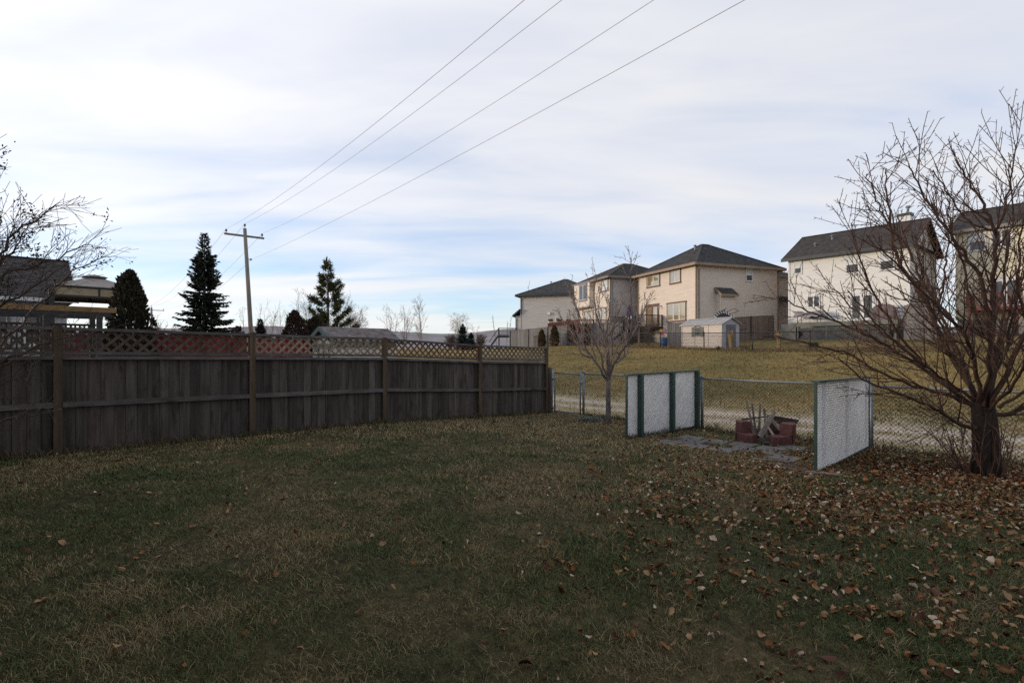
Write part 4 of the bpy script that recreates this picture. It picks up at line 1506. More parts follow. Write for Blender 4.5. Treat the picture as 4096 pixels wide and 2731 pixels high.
# ------------------------------------------------------------------ houses
class House:
    def __init__(s, name, label, C, u, v, W, D, z0, z1, sid, lap=.16, cat='house'):
        s.C, s.u, s.v = V((*C, 0)), V((*u, 0)).normalized(), V((*v, 0)).normalized()
        s.W, s.D, s.z0, s.z1 = W, D, z0, z1
        s.root = empty(name, (C[0], C[1], z0), label, cat)
        mb = MB()
        n = max(4, int((z1 - z0) / lap))
        c = [s.P(0, 0, 0), s.P(W, 0, 0), s.P(W, D, 0), s.P(0, D, 0)]
        outs = [-s.v, s.u, s.v, -s.u]
        for k in range(4):
            a, b = c[k], c[(k + 1) % 4]
            mb.lapped(a + UP * z0, b + UP * z0, b + UP * z1, a + UP * z1, n, outs[k], .005)
        s.wall = obj('wall', mb, M[sid], s.root)
        s.sid = sid

    def P(s, a, b, z):
        q = s.C + s.u * a + s.v * b
        return V((q.x, q.y, z))

    def corners(s, m, which=((0, 0), (1, 0), (0, 1), (1, 1)), w_=.11):
        for (i, j) in which:
            mb = MB()
            p = s.P(i * s.W, j * s.D, (s.z0 + s.z1) / 2)
            mb.box(p, w_, w_, s.z1 - s.z0, s.u, s.v)
            obj('corner_trim', mb, m, s.root)

    def foundation(s, dz=.8):
        mb = MB()
        mb.box(s.P(s.W / 2, s.D / 2, s.z0 - dz / 2 - .002), s.W - .06, s.D - .06, dz, s.u, s.v)
        obj('foundation', mb, M['cement'], s.root)

    def roof(s, kind, rise, over, m_sh, m_f, courses=26, fh=.20, ridge=None):
        W, D, z1 = s.W, s.D, s.z1
        o = over
        sl = {}
        mb = MB()
        ze = z1 + .02
        E = [s.P(-o, -o, ze), s.P(W + o, -o, ze), s.P(W + o, D + o, ze), s.P(-o, D + o, ze)]
        if kind == 'hip':
            if D >= W:
                k = (W / 2 + o)
                r0, r1 = s.P(W / 2, -o + k, z1 + rise), s.P(W / 2, D + o - k, z1 + rise)
                if (D + 2 * o) - 2 * k < .05:
                    r0 = r1 = s.P(W / 2, D / 2, z1 + rise)
                faces = [(E[0], E[1], r0, r0), (E[1], E[2], r1, r0), (E[2], E[3], r1, r1), (E[3], E[0], r0, r1)]
            else:
                k = (D / 2 + o)
                r0, r1 = s.P(-o + k, D / 2, z1 + rise), s.P(W + o - k, D / 2, z1 + rise)
                faces = [(E[0], E[1], r1, r0), (E[1], E[2], r1, r1), (E[2], E[3], r0, r1), (E[3], E[0], r0, r0)]
        elif kind == 'gable_u':
            r0, r1 = s.P(-o, D / 2, z1 + rise), s.P(W + o, D / 2, z1 + rise)
            faces = [(E[0], E[1], r1, r0), (E[2], E[3], r0, r1)]
        else:
            r0, r1 = s.P(W / 2, -o, z1 + rise), s.P(W / 2, D + o, z1 + rise)
            faces = [(E[1], E[2], r1, r0), (E[3], E[0], r0, r1)]
        for (a, b, c, d) in faces:
            nrm = (b - a).cross((c + d) / 2 - a).normalized()
            if nrm.z < 0: nrm = -nrm
            mb.lapped(a, b, c, d, courses, nrm, .018)
        # soffit
        mb.quad(E[3], E[2], E[1], E[0])
        rf = obj('roof', mb, m_sh, s.root)
        # ridge caps
        rc = MB()
        segs = [(r0, r1)] if kind != 'hip' else [(r0, r1), (E[0], r0), (E[1], r0 if D >= W else r1), (E[2], r1), (E[3], r1 if D >= W else r0)]
        for (a, b) in segs:
            if (b - a).length > .1:
                rc.bar(a + UP * .02, b + UP * .02, .24, .05)
        obj('ridge_cap', rc, m_sh, rf)
        # fascia / gutter
        fa = MB()
        eaves = [(0, 1), (1, 2), (2, 3), (3, 0)] if kind == 'hip' else ([(0, 1), (2, 3)] if kind == 'gable_u' else [(1, 2), (3, 0)])
        for (i, j) in eaves:
            a, b = E[i], E[j]
            out = (a + b) / 2 - s.P(W / 2, D / 2, ze)
            out.z = 0; out.normalize()
            dd = (b - a).normalized()
            fa.bar(a + out * .05 - UP * (fh / 2 - .03) - dd * .05, b + out * .05 - UP * (fh / 2 - .03) + dd * .05, .11, fh)
        obj('gutter', fa, m_f, rf)
        if kind != 'hip':
            # gable triangles and rake boards
            gm = MB()
            ends = [((0, 0), (0, D), r0), ((W, 0), (W, D), r1)] if kind == 'gable_u' else [((0, 0), (W, 0), r0), ((0, D), (W, D), r1)]
            for ei, ((a0, b0), (a1, b1), rr) in enumerate(ends):
                pa, pb = s.P(a0, b0, z1), s.P(a1, b1, z1)
                top = (pa + pb) / 2; top.z = z1 + rise * .97
                out = (pa + pb) / 2 - s.P(W / 2, D / 2, z1); out.normalize()
                gm.lapped(pa, pb, top, top, 14, out, .02)
                ea = (s.P(-o, -o, ze), s.P(-o, D + o, ze)) if (kind == 'gable_u' and ei == 0) else \
                     (s.P(W + o, -o, ze), s.P(W + o, D + o, ze)) if kind == 'gable_u' else \
                     (s.P(-o, -o, ze), s.P(W + o, -o, ze)) if ei == 0 else (s.P(-o, D + o, ze), s.P(W + o, D + o, ze))
                for q in ea:
                    rk = MB()
                    rk.bar(q + out * .02 - UP * .06, rr + out * .02 - UP * .06, .05, .18, side=out)
                    obj('rake_board', rk, m_f, rf)
            obj('gable', gm, M[s.sid], s.root)
        return rf

    def frame_on(s, face):
        if face == 'u':
            return s.u, -s.v, lambda a, z: s.P(a, 0, z)
        if face == 'v':
            return s.v, -s.u, lambda a, z: s.P(0, a, z)

    def window(s, face, a0, a1, z0, z1, trim='white', tw=.07, style='slide', panes=('glass', 'glass'), sill=None, name='window', proud=.05):
        ax, out, f = s.frame_on(face)
        off = out * (.022)
        mb = MB()
        tm = M[trim]
        # outer trim as four boards
        def brd(p, q, zz0, zz1, dep):
            c = (f(p, 0) + f(q, 0)) / 2 + off + out * dep / 2
            c.z = (zz0 + zz1) / 2
            mb.box(c, abs(q - p), dep, zz1 - zz0, ax, out)
        brd(a0, a0 + tw, z0 + tw, z1 - tw, proud); brd(a1 - tw, a1, z0 + tw, z1 - tw, proud)
        brd(a0 - (.05 if sill else 0), a1 + (.05 if sill else 0), z1 - tw, z1 + (.03 if sill else 0), proud + .01)
        brd(a0 - (.05 if sill else 0), a1 + (.05 if sill else 0), z0 - (.03 if sill else 0), z0 + tw, proud + .01)
        wo_ = obj(name, mb, tm, s.root)
        ia0, ia1, iz0, iz1 = a0 + tw, a1 - tw, z0 + tw, z1 - tw
        n = len(panes)
        fr_ = MB()

        def fb_(p, q, zz0, zz1, dep=.032):
            c = (f(p, 0) + f(q, 0)) / 2 + off + out * dep / 2
            c.z = (zz0 + zz1) / 2
            fr_.box(c, abs(q - p), dep, zz1 - zz0, ax, out)
        sw = .045
        for k in range(n):
            if style == 'slide':
                p0, p1 = ia0 + (ia1 - ia0) * k / n, ia0 + (ia1 - ia0) * (k + 1) / n
                q0, q1 = iz0, iz1
            else:
                p0, p1 = ia0, ia1
                q0, q1 = iz0 + (iz1 - iz0) * k / n, iz0 + (iz1 - iz0) * (k + 1) / n
            fb_(p0, p0 + sw, q0 + sw, q1 - sw); fb_(p1 - sw, p1, q0 + sw, q1 - sw)
            fb_(p0, p1, q0, q0 + sw); fb_(p0, p1, q1 - sw, q1)
            pm = MB()
            c = (f(p0 + sw, 0) + f(p1 - sw, 0)) / 2 + off + out * .010
            c.z = (q0 + q1) / 2
            pm.box(c, p1 - p0 - 2 * sw + .004, .012, q1 - q0 - 2 * sw + .004, ax, out)
            obj('pane', pm, M[panes[k]], wo_)
        obj('sash', fr_, M['white'] if trim != 'white' else M['white'], wo_)
        return wo_

    def door(s, face, a0, a1, z0, z1, trim, leaf, panes=('glassw', 'glassw')):
        ax, out, f = s.frame_on(face)
        off = out * .022
        mb = MB()

        def brd(m_, p, q, zz0, zz1, dep):
            c = (f(p, 0) + f(q, 0)) / 2 + off + out * dep / 2
            c.z = (zz0 + zz1) / 2
            m_.box(c, abs(q - p), dep, zz1 - zz0, ax, out)
        tw = .10
        brd(mb, a0, a0 + tw, z0, z1 - tw, .05); brd(mb, a1 - tw, a1, z0, z1 - tw, .05); brd(mb, a0 - .05, a1 + .05, z1 - tw, z1 + .03, .06)
        d = obj('door', mb, M[trim], s.root)
        n = len(panes)
        for k in range(n):
            p0 = a0 + tw + (a1 - a0 - 2 * tw) * k / n
            p1 = a0 + tw + (a1 - a0 - 2 * tw) * (k + 1) / n
            lf = MB()
            st = .13
            brd(lf, p0, p0 + st, z0, z1 - tw, .035); brd(lf, p1 - st, p1, z0, z1 - tw, .035)
            brd(lf, p0 + st, p1 - st, z0, z0 + .2, .035); brd(lf, p0 + st, p1 - st, z1 - tw - .15, z1 - tw, .035)
            obj('door_leaf', lf, M[leaf], d)
            pm = MB()
            brd(pm, p0 + st, p1 - st, z0 + .2, z1 - tw - .15, .015)
            obj('pane', pm, M[panes[k]], d)
        hb = MB()
        mid = (a0 + a1) / 2
        brd(hb, mid - .10, mid - .07, z0 + .95, z0 + 1.1, .08)
        obj('handle', hb, M['galv'], d)
        return d

    def vent(s, a, b, z):
        """small metal roof vent"""
        mb = MB()
        p = s.P(a, b, z)
        mb.tube([p - UP * .3, p + UP * .25], .07, 8)
        mb.tube([p + UP * .25, p + UP * .30, p + UP * .36], [.14, .14, .05], 8)
        obj('roof_vent', mb, M['galv'], s.root, smooth=True)

    def downpipe(s, face, a, z0, z1, m_):
        ax, out, f = s.frame_on(face)
        mb = MB()
        p = f(a, 0) + out * .08
        mb.tube([V((p.x, p.y, z0)), V((p.x, p.y, z1 - .5)), V((p.x, p.y, z1 - .35)) + out * .05, V((p.x, p.y, z1 - .02)) + out * .35], .045, 6)
        obj('downpipe', mb, m_, s.root)


def railing(name, parent, pts, z, h, m_, gap=.13, pick=.038, rail=.06, post_every=1.8):
    """balustrade along a polyline"""
    mb = MB()
    for (a, b) in zip(pts[:-1], pts[1:]):
        a, b = V((*a, 0)), V((*b, 0))
        ln = (b - a).length
        d = (b - a) / ln
        mb.bar(a + UP * (z + h), b + UP * (z + h), .09, rail)
        mb.bar(a + UP * (z + .1), b + UP * (z + .1), .05, .06)
        k = max(1, int(ln / gap))
        for i in range(k + 1):
            p = a + d * ln * i / k
            mb.box((p.x, p.y, z + h / 2 + .035), pick, pick, h - .13, d, d.cross(UP))
        kp = max(1, round(ln / post_every))
        for i in range(kp + 1):
            p = a + d * ln * i / kp
            mb.box((p.x, p.y, z + h / 2 - .1), .092, .092, h + .28, d, d.cross(UP))
    return obj(name, mb, m_, parent)


def xy(p):
    return (p.x, p.y)


# --- unseen house of this yard, added behind the viewer to shade lawn and fence
H0 = House('unseen_house', 'unseen two-storey house added behind the viewer to shade the lawn', (-6.9, 5.2), (-.707, -.707), (.707, -.707), 9.0, 17.0, -.1, 5.0, 'sid_grey', .2)
H0.roof('hip', 2.0, .5, M['shing_br'], M['fasc_d'], 20, .22)
H0.window('v', 3.0, 4.6, 3.2, 4.5, 'white', .07, 'slide', ('glass', 'glass'))
H0.window('v', 11.0, 12.8, 3.2, 4.5, 'white', .07, 'slide', ('glass', 'glass'))
H0.door('v', 7.0, 8.9, .25, 2.4, 'white', 'white', ('glass', 'glass'))

# --- beige house in the middle
H3 = House('beige_house', 'two-storey beige house with dark hip roof behind the small garden shed', (15.1, 42.0), (-.35, .937), (.937, .35), 8.07, 8.87, 2.55, 8.48, 'sid_beige')
rf = H3.roof('hip', 2.6, .42, M['shingle'], M['fasc_t'], 30, .22)
H3.foundation(1.2)
H3.corners(M['fasc_t'])
sl3 = ('glassw', 'glassw')
H3.window('u', 4.72, 6.72, 7.2, 8.38, 'trimbr', .10, 'slide', sl3, True)
H3.window('u', 1.85, 3.33, 7.15, 8.38, 'trimbr', .10, 'slide', sl3, True)
H3.window('u', 1.17, 3.72, 3.86, 5.52, 'trimbr', .10, 'slide', ('glassw', 'glassw', 'glassw'), True)
H3.door('u', 4.90, 6.85, 3.55, 5.60, 'trimbr', 'trimbr')
H3.window('v', 5.18, 6.0, 7.25, 8.40, 'white', .06, 'hung', ('glass', 'blind'))
H3.downpipe('v', .25, 2.6, 8.4, M['fasc_t'])
H3.vent(3.2, 2.6, 10.45)
# fireplace chase
mb = MB()
c = H3.P(-.3, 2.77, 0)
q = [H3.P(-.6, 2.05, 2.6), H3.P(-.6, 3.48, 2.6), H3.P(0, 3.48, 2.6), H3.P(0, 2.05, 2.6)]
for (a, b, o_) in ((0, 1, -H3.u), (1, 2, H3.v), (3, 0, -H3.v)):
    mb.lapped(q[a], q[b], V((q[b].x, q[b].y, 6.05)), V((q[a].x, q[a].y, 6.05)), 22, o_, .02)
ch = obj('fireplace_chase', mb, M['sid_beige'], H3.root)
mb = MB()
e = [H3.P(-.82, 1.85, 6.0), H3.P(-.82, 3.68, 6.0), H3.P(.0, 3.68, 6.62), H3.P(.0, 1.85, 6.62)]
mb.lapped(e[0], e[1], e[2], e[3], 6, UP, .02)
mb.quad(e[3] - UP * .02, e[2] - UP * .02, e[1] - UP * .02, e[0] - UP * .02)
obj('chase_roof', mb, M['shingle'], ch)
mb = MB()
mb.bar(e[0] - UP * .10, e[1] - UP * .10, .05, .20)
mb.bar(e[0] - UP * .08, e[3] - UP * .08, .05, .18); mb.bar(e[1] - UP * .08, e[2] - UP * .08, .05, .18)
obj('chase_fascia', mb, M['fasc_t'], ch)
# set-back wing and porch
W3 = MB()
qa = [H3.P(1.0, 8.88, 2.6), H3.P(1.0, 12.0, 2.6), H3.P(7.5, 12.0, 2.6), H3.P(7.5, 8.88, 2.6)]
for (a, b, o_) in ((0, 1, -H3.u), (1, 2, H3.v), (2, 3, H3.u)):
    W3.lapped(qa[a], qa[b], V((qa[b].x, qa[b].y, 8.1)), V((qa[a].x, qa[a].y, 8.1)), 34, o_, .005)
wing = obj('wing_wall', W3, M['sid_beige'], H3.root)
mb = MB()
e = [H3.P(.6, 8.9, 8.12), H3.P(.6, 12.4, 8.12), H3.P(7.9, 12.4, 8.12), H3.P(7.9, 8.9, 8.12)]
r0_, r1_ = H3.P(4.2, 8.9, 9.6), H3.P(4.2, 10.4, 9.6)
for f_ in ((e[0], e[1], r1_, r0_), (e[1], e[2], r1_, r1_), (e[2], e[3], r0_, r1_)):
    mb.lapped(*f_, 14, UP, .018)
obj('wing_roof', mb, M['shingle'], wing)
mb = MB(); mb.bar(e[0] - UP * .08, e[1] - UP * .08, .1, .2); mb.bar(e[1] - UP * .08, e[2] - UP * .08, .1, .2)
obj('wing_gutter', mb, M['fasc_t'], wing)
mb = MB()
e = [H3.P(-.75, 9.0, 5.75), H3.P(-.75, 11.4, 5.75), H3.P(1.0, 11.4, 6.25), H3.P(1.0, 9.0, 6.25)]
mb.lapped(*e, 7, UP, .02); mb.prism([x_ - UP * .24 for x_ in e], UP * .2)
po = obj('porch_roof', mb, M['shingle'], H3.root)
mb = MB(); mb.box(H3.P(-.55, 10.3, 4.1), .28, .28, 3.1, H3.u, H3.v)
obj('porch_post', mb, M['deckdk'], po)
# wall lamp
mb = MB(); mb.tube([H3.P(4.55, -.03, 5.35), H3.P(4.55, -.28, 5.35), H3.P(4.55, -.30, 5.12)], [.05, .04, .09], 8)
obj('wall_lamp', mb, M['galv'], H3.root)
# deck of the beige house
dk = empty('timber_deck', H3.P(6.5, -1.4, 2.4), 'dark stained raised deck at the beige house back door', 'deck')
fz3 = 3.52
mb = MB(); mb.box(H3.P(6.35, -1.35, fz3 - .11), 4.1, 2.6, .22, H3.u, H3.v)
obj('floor', mb, M['deckdk'], dk)
railing('railing', dk, [xy(H3.P(8.35, -.1, 0)), xy(H3.P(8.35, -2.6, 0)), xy(H3.P(5.7, -2.6, 0))], fz3, .98, M['deckdk'])
railing('railing', dk, [xy(H3.P(4.35, -2.6, 0)), xy(H3.P(4.35, -.1, 0))], fz3, .98, M['deckdk'])
for (a, b) in ((8.3, -2.5), (4.4, -2.5), (6.3, -2.5)):
    p = H3.P(a, b, 0); gzz = gzf(p.x, p.y)
    mb = MB(); mb.box((p.x, p.y, (gzz + fz3 - .22) / 2 - .1), .14, .14, fz3 - .22 - gzz + .2, H3.u, H3.v)
    obj('support_post', mb, M['fbrown'], dk)
mb = MB(); mb.bar(H3.P(8.4, -2.62, fz3 - .36), H3.P(5.6, -2.62, fz3 - .36), .06, .16)
obj('beam', mb, M['cream'], dk)
st = MB()
for k in range(6):
    st.box(H3.P(5.1, -2.75 - k * .27, fz3 - .18 - k * .18), 1.1, .29, .05, H3.u, H3.v)
st.bar(H3.P(5.65, -2.7, fz3 - .1), H3.P(5.65, -4.3, fz3 - 1.2), .05, .22); st.bar(H3.P(4.5, -2.7, fz3 - .1), H3.P(4.5, -4.3, fz3 - 1.2), .05, .22)
st.bar(H3.P(5.65, -2.7, fz3 + .95), H3.P(5.65, -4.3, fz3 - .2), .06, .09); st.bar(H3.P(4.5, -2.7, fz3 + .95), H3.P(4.5, -4.3, fz3 - .2), .06, .09)
for k in range(7):
    for a in (5.65, 4.5):
        st.bar(H3.P(a, -2.7 - k * .25, fz3 - .05 - k * .175), H3.P(a, -2.7 - k * .25, fz3 + .93 - k * .178), .035, .035)
obj('stairs', st, M['deckdk'], dk)
# closed patio umbrella
up = H3.P(7.9, -1.2, fz3)
um = empty('patio_umbrella', up, 'closed purple and white patio umbrella on the dark deck', 'umbrella')
mb = MB(); mb.tube([up, up + UP * 2.25], .025, 8); obj('pole', mb, M['white'], um)
mb = MB(); mb.tube([up + UP * .02, up + UP * .1, up + UP * .12], [.26, .24, .05], 14); obj('base', mb, M['black'], um)


def folds(z0, z1, r0, r1, mm, nm):
    mb = MB()
    n = 18
    ring0, ring1 = [], []
    for k in range(n):
        t = 2 * math.pi * k / n
        w_ = 1.0 if k % 2 else .72
        ring0.append(up + V((math.cos(t) * r0 * w_, math.sin(t) * r0 * w_, z0)))
        ring1.append(up + V((math.cos(t) * r1 * w_, math.sin(t) * r1 * w_, z1)))
    for k in range(n):
        k2 = (k + 1) % n
        mb.quad(ring0[k], ring0[k2], ring1[k2], ring1[k])
    obj(nm, mb, M[mm], um)


folds(.75, 1.10, .40, .31, 'white', 'canopy_hem')
folds(1.10, 2.2, .31, .06, 'purple', 'canopy')

# --- white house right of it
H4 = House('white_house', 'off-white two-storey house with dark gable roof behind the big bare tree', (27.7, 35.7), (-.634, .773), (.773, .634), 7.95, 7.3, 2.4, 8.76, 'sid_white')
H4.roof('gable_u', 2.35, .40, M['shing_br'], M['fasc_d'], 28, .24)
H4.corners(M['white'])
H4.foundation(.9)
H4.window('u', 6.95, 7.58, 7.5, 8.55, 'white', .05, 'hung', ('glass', 'blind'))
H4.window('u', 2.97, 3.92, 7.1, 8.58, 'white', .06, 'hung', ('glass', 'blind'))
H4.window('u', .81, 1.75, 7.1, 8.55, 'white', .06, 'hung', ('glass', 'blind'))
H4.window('u', 5.63, 6.59, 4.70, 5.70, 'white', .06, 'slide', ('glass', 'glass'))
H4.door('u', 1.96, 3.68, 3.57, 5.68, 'white', 'white', ('glass', 'glass'))
H4.window('v', 2.2, 3.2, 3.9, 5.5, 'trimbr', .08, 'slide', ('glass', 'glass'))
H4.vent(6.55, 1.5, 9.75)
H4.vent(5.6, 2.35, 10.35)
mb = MB(); mb.box(H4.P(1.35, 4.9, 10.85), .75, .65, 1.9, H4.u, H4.v)
cm_ = obj('chimney', mb, M['white'], H4.root)
mb = MB(); mb.box(H4.P(1.35, 4.9, 11.88), .90, .8, .20, H4.u, H4.v)
obj('chimney_cap', mb, M['fasc_d'], cm_)
mb = MB(); p = H4.P(1.2, 4.9, 11.95); mb.tube([p, p + UP * .5], .09, 8); mb.tube([p + UP * .5, p + UP * .62], [.17, .15], 8)
obj('flue', mb, M['galv'], cm_)
mb = MB()
e = [H4.P(-.9, 1.2, 5.95), H4.P(-.9, 4.2, 5.95), H4.P(0, 4.2, 6.35), H4.P(0, 1.2, 6.35)]
mb.lapped(*e, 5, UP, .02); mb.prism([x_ - UP * .22 for x_ in e], UP * .18)
obj('side_awning', mb, M['shingle'], H4.root)
d4 = empty('timber_deck', H4.P(3.5, -1.1, 2.3), 'grey-green raised deck with lattice skirt before the white house', 'deck')
fz4 = 3.50
mb = MB(); mb.box(H4.P(3.55, -1.06, fz4 - .03), 6.9, 2.05, .06, H4.u, H4.v); obj('floor', mb, M['deckgr'], d4)
mb = MB(); mb.bar(H4.P(.08, -2.11, fz4 - .16), H4.P(7.02, -2.11, fz4 - .16), .05, .32); obj('fascia', mb, M['deckgr'], d4)
zl0 = 2.15
mb = MB()
mb.box(H4.P(7.15, -1.7, 2.75), 1.1, .9, 1.3, H4.u, H4.v)
obj('deck_steps', mb, M['deckgr'], d4)
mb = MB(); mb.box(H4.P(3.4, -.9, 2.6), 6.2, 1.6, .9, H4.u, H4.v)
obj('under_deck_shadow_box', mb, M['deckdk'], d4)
sk = MB(); sk.bar(H4.P(.2, -2.02, fz4 - .42), H4.P(6.6, -2.02, fz4 - .42), .04, .06); sk.bar(H4.P(.2, -2.02, zl0 + .02), H4.P(6.6, -2.02, zl0 + .02), .04, .06)
skirt = obj('lattice_skirt', sk, M['latgrey'], d4)
sk = MB()
s_ = -.9
while s_ < 6.6:
    for sg in (1, -1):
        a0_, a1_ = (s_, s_ + .9) if sg > 0 else (s_ + .9, s_)
        p0, p1 = H4.P(a0_, -2.02 - .01 * sg, zl0), H4.P(a1_, -2.02 - .01 * sg, zl0 + .9)
        if .2 <= min(a0_, a1_) and max(a0_, a1_) <= 6.6:
            sk.bar(p0, p1, .012, .045, side=H4.v)
    s_ += .135
obj('lattice_slats', sk, M['latgrey'], skirt, kind='stuff')
for (a, b) in ((.3, -2.0), (2.4, -2.0), (4.5, -2.0), (6.5, -2.0)):
    mb = MB(); mb.box(H4.P(a, b, 2.7), .1, .1, 1.3, H4.u, H4.v); obj('support_post', mb, M['deckgr'], d4)

# covered patio table on that deck
tp = H4.P(6.1, -.95, fz4)
tb = empty('covered_table', tp, 'patio table under a sagging grey cover on the white house deck', 'table')
mb = MB()
nu, nv = 15, 9
cr = random.Random(4)
grid = {}
for i in range(nu):
    for j in range(nv):
        a, b = -1 + 2 * i / (nu - 1), -1 + 2 * j / (nv - 1)
        edge = max(abs(a), abs(b))
        zt_ = .88 + .12 * abs(a) ** 2 - .16 * max(0, 1 - abs(a) * 1.6) + .03 * math.sin(i * 1.7 + j)
        if edge > .8:
            zt_ -= (edge - .8) / .2 * (.44 + .08 * math.sin(i * 1.1) * math.cos(j * 1.3))
        wq = 1.0 - (.10 if edge > .8 else 0)
        grid[i, j] = len(mb.v)
        p = tp + H4.u * a * 1.02 * (1 if edge <= .8 else .97) + H4.v * b * .55
        mb.v.append((p.x, p.y, fz4 + zt_))
for i in range(nu - 1):
    for j in range(nv - 1):
        mb.f.append((grid[i, j], grid[i + 1, j], grid[i + 1, j + 1], grid[i, j + 1]))
obj('cover', mb, M['cover'], tb, smooth=True)
mb = MB(); mb.box(tp + UP * .70, 1.6, .75, .04, H4.u, H4.v); obj('tabletop', mb, M['black'], tb)
for (a, b) in ((-.7, -.35), (.7, -.35), (.7, .35), (-.7, .35)):
    mb = MB(); p = tp + H4.u * a + H4.v * b; mb.tube([p, p + UP * .68], .025, 6); obj('leg', mb, M['black'], tb)
# covered barbecue
bp = H4.P(1.25, -.9, fz4)
bq = empty('covered_barbecue', bp, 'dark covered barbecue on the white house deck behind branches', 'barbecue')
mb = MB()
for (z0_, z1_, w0, w1) in ((.05, .75, .66, .64), (.75, 1.0, .64, .52), (1.0, 1.15, .52, .30)):
    pts = []
    for (z, ww) in ((z0_, w0), (z1_, w1)):
        for (a, b) in ((-1, -1), (1, -1), (1, 1), (-1, 1)):
            p = bp + H4.u * a * ww + H4.v * b * ww * .5
            pts.append((p.x, p.y, fz4 + z))
    mb.hexa(pts)
obj('cover', mb, M['coverd'], bq)
for (a, b) in ((-.5, -.25), (.5, -.25), (.5, .25), (-.5, .25)):
    mb = MB(); p = bp + H4.u * a + H4.v * b; mb.tube([p, p + UP * .06], .04, 6); obj('wheel', mb, M['black'], bq)
# grey board panel at the deck end
gp = empty('board_panel_wall', H4.P(-.9, -1.5, 2.3), 'grey boarded privacy wall at the right end of the white house deck', 'wall')
for k in range(11):
    mb = MB()
    p = H4.P(-.25 - k * .17, -2.05 - k * .06, 0)
    mb.box((p.x, p.y, 3.0 + .25 + k * .03), .165, .03, 2.3 + k * .06, H4.u, H4.v)
    obj('board', mb, M['fgrey'], gp)

# --- pale yellow house at the right edge
H5 = House('yellow_house', 'pale yellow two-storey house at the right edge behind the tree', (39.2, 30.15), (-.62, .785), (.785, .62), 10.0, 7.4, 3.6, 10.15, 'sid_yel')
H5.roof('gable_u', 2.1, .45, M['shing_br'], M['trimgr'], 26, .22)
H5.corners(M['sid_yel'])
H5.foundation(1.6)
H5.window('u', 8.35, 9.35, 8.55, 10.0, 'white', .07, 'hung', ('glass', 'blind'))
H5.window('u', 7.0, 8.15, 8.6, 9.95, 'white', .07, 'slide', ('glass', 'glass'))
H5.door('u', 6.6, 8.2, 4.4, 6.5, 'white', 'white', ('glass', 'glass'))
H5.window('u', 4.3, 5.6, 5.1, 6.4, 'white', .07, 'slide', ('glass', 'glass'))
H5.window('u', 3.8, 5.0, 8.6, 9.9, 'white', .07, 'slide', ('glass', 'blind'))
d5 = empty('timber_deck', H5.P(6.5, -1.2, 3.0), 'reddish raised deck of the yellow house behind the tree', 'deck')
mb = MB(); mb.box(H5.P(6.5, -1.25, 4.25), 5.0, 2.4, .25, H5.u, H5.v); obj('floor', mb, M['deckred'], d5)
railing('railing', d5, [xy(H5.P(9.0, -.1, 0)), xy(H5.P(9.0, -2.4, 0)), xy(H5.P(4.0, -2.4, 0))], 4.37, .95, M['deckred'])
for a in (8.9, 6.5, 4.1):
    mb = MB(); mb.box(H5.P(a, -2.3, 3.3), .14, .14, 1.7, H5.u, H5.v); obj('support_post', mb, M['deckred'], d5)

# --- peach/grey house with upper bay
H2 = House('peach_house', 'narrow pale peach house with grey side wall left of the beige house', (9.6, 50.0), (-.31, .951), (.951, .31), 7.06, 8.2, 2.4, 8.54, 'sid_peach')
H2.roof('hip', 1.95, .45, M['shing_br'], M['trimgr'], 24, .22)
H2.corners(M['trimgr'])
H2.foundation(.9)
# shaded side: its shade put into a greyer siding colour
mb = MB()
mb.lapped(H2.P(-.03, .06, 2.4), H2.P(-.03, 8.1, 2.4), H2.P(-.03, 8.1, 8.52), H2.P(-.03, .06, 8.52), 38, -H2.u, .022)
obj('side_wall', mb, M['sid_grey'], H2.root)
# cantilevered upper bay, left half of the back
mb = MB()
q = [H2.P(3.4, -.55, 5.85), H2.P(7.1, -.55, 5.85), H2.P(7.1, 0, 5.85), H2.P(3.4, 0, 5.85)]
for (a, b, o_) in ((0, 1, -H2.v), (1, 2, H2.u), (3, 0, -H2.u)):
    mb.lapped(q[a], q[b], V((q[b].x, q[b].y, 8.5)), V((q[a].x, q[a].y, 8.5)), 17, o_, .005)
mb.quad(*[p_ - UP * .01 for p_ in q])
obj('upper_bay', mb, M['sid_peach'], H2.root)
mb = MB(); mb.bar(q[0] - H2.v * .03, q[1] - H2.v * .03, .05, .16); obj('bay_skirt', mb, M['trimgr'], H2.root)
H2b = H2.C
H2.C = H2.C - H2.v * .55
H2.window('u', 3.9, 5.75, 6.55, 8.35, 'trimgr', .11, 'slide', ('glass', 'glass'), True)
H2.C = H2b
H2.window('u', .35, 1.75, 7.2, 8.4, 'trimgr', .11, 'slide', ('blind', 'blind'), True)
H2.window('u', 3.55, 5.6, 3.8, 5.5, 'trimgr', .09, 'slide', ('glassw', 'glassw'), True)
H2.door('u', .75, 2.9, 3.5, 5.6, 'trimgr', 'white', ('glassw', 'glassw'))
H2.downpipe('v', .2, 2.6, 8.4, M['trimgr'])
d2 = empty('timber_deck', H2.P(4.5, -1.5, 2.3), 'red-brown raised deck with solid left rail behind the young tree', 'deck')
fz2 = 3.35
mb = MB(); mb.box(H2.P(4.2, -1.75, fz2 - .12), 8.0, 2.9, .24, H2.u, H2.v); obj('floor', mb, M['deckred'], d2)
for k in range(16):
    mb = MB()
    a = 8.2 - .0
    p = H2.P(8.2, -.3 - k * .18, 0)
    mb.box((p.x, p.y, fz2 + .45), .03, .172, .95, H2.u, H2.v)
    obj('panel_board', mb, M['deckred'], d2)
railing('railing', d2, [xy(H2.P(8.2, -3.2, 0)), xy(H2.P(.2, -3.2, 0)), xy(H2.P(.2, -.2, 0))], fz2, .95, M['deckred'])
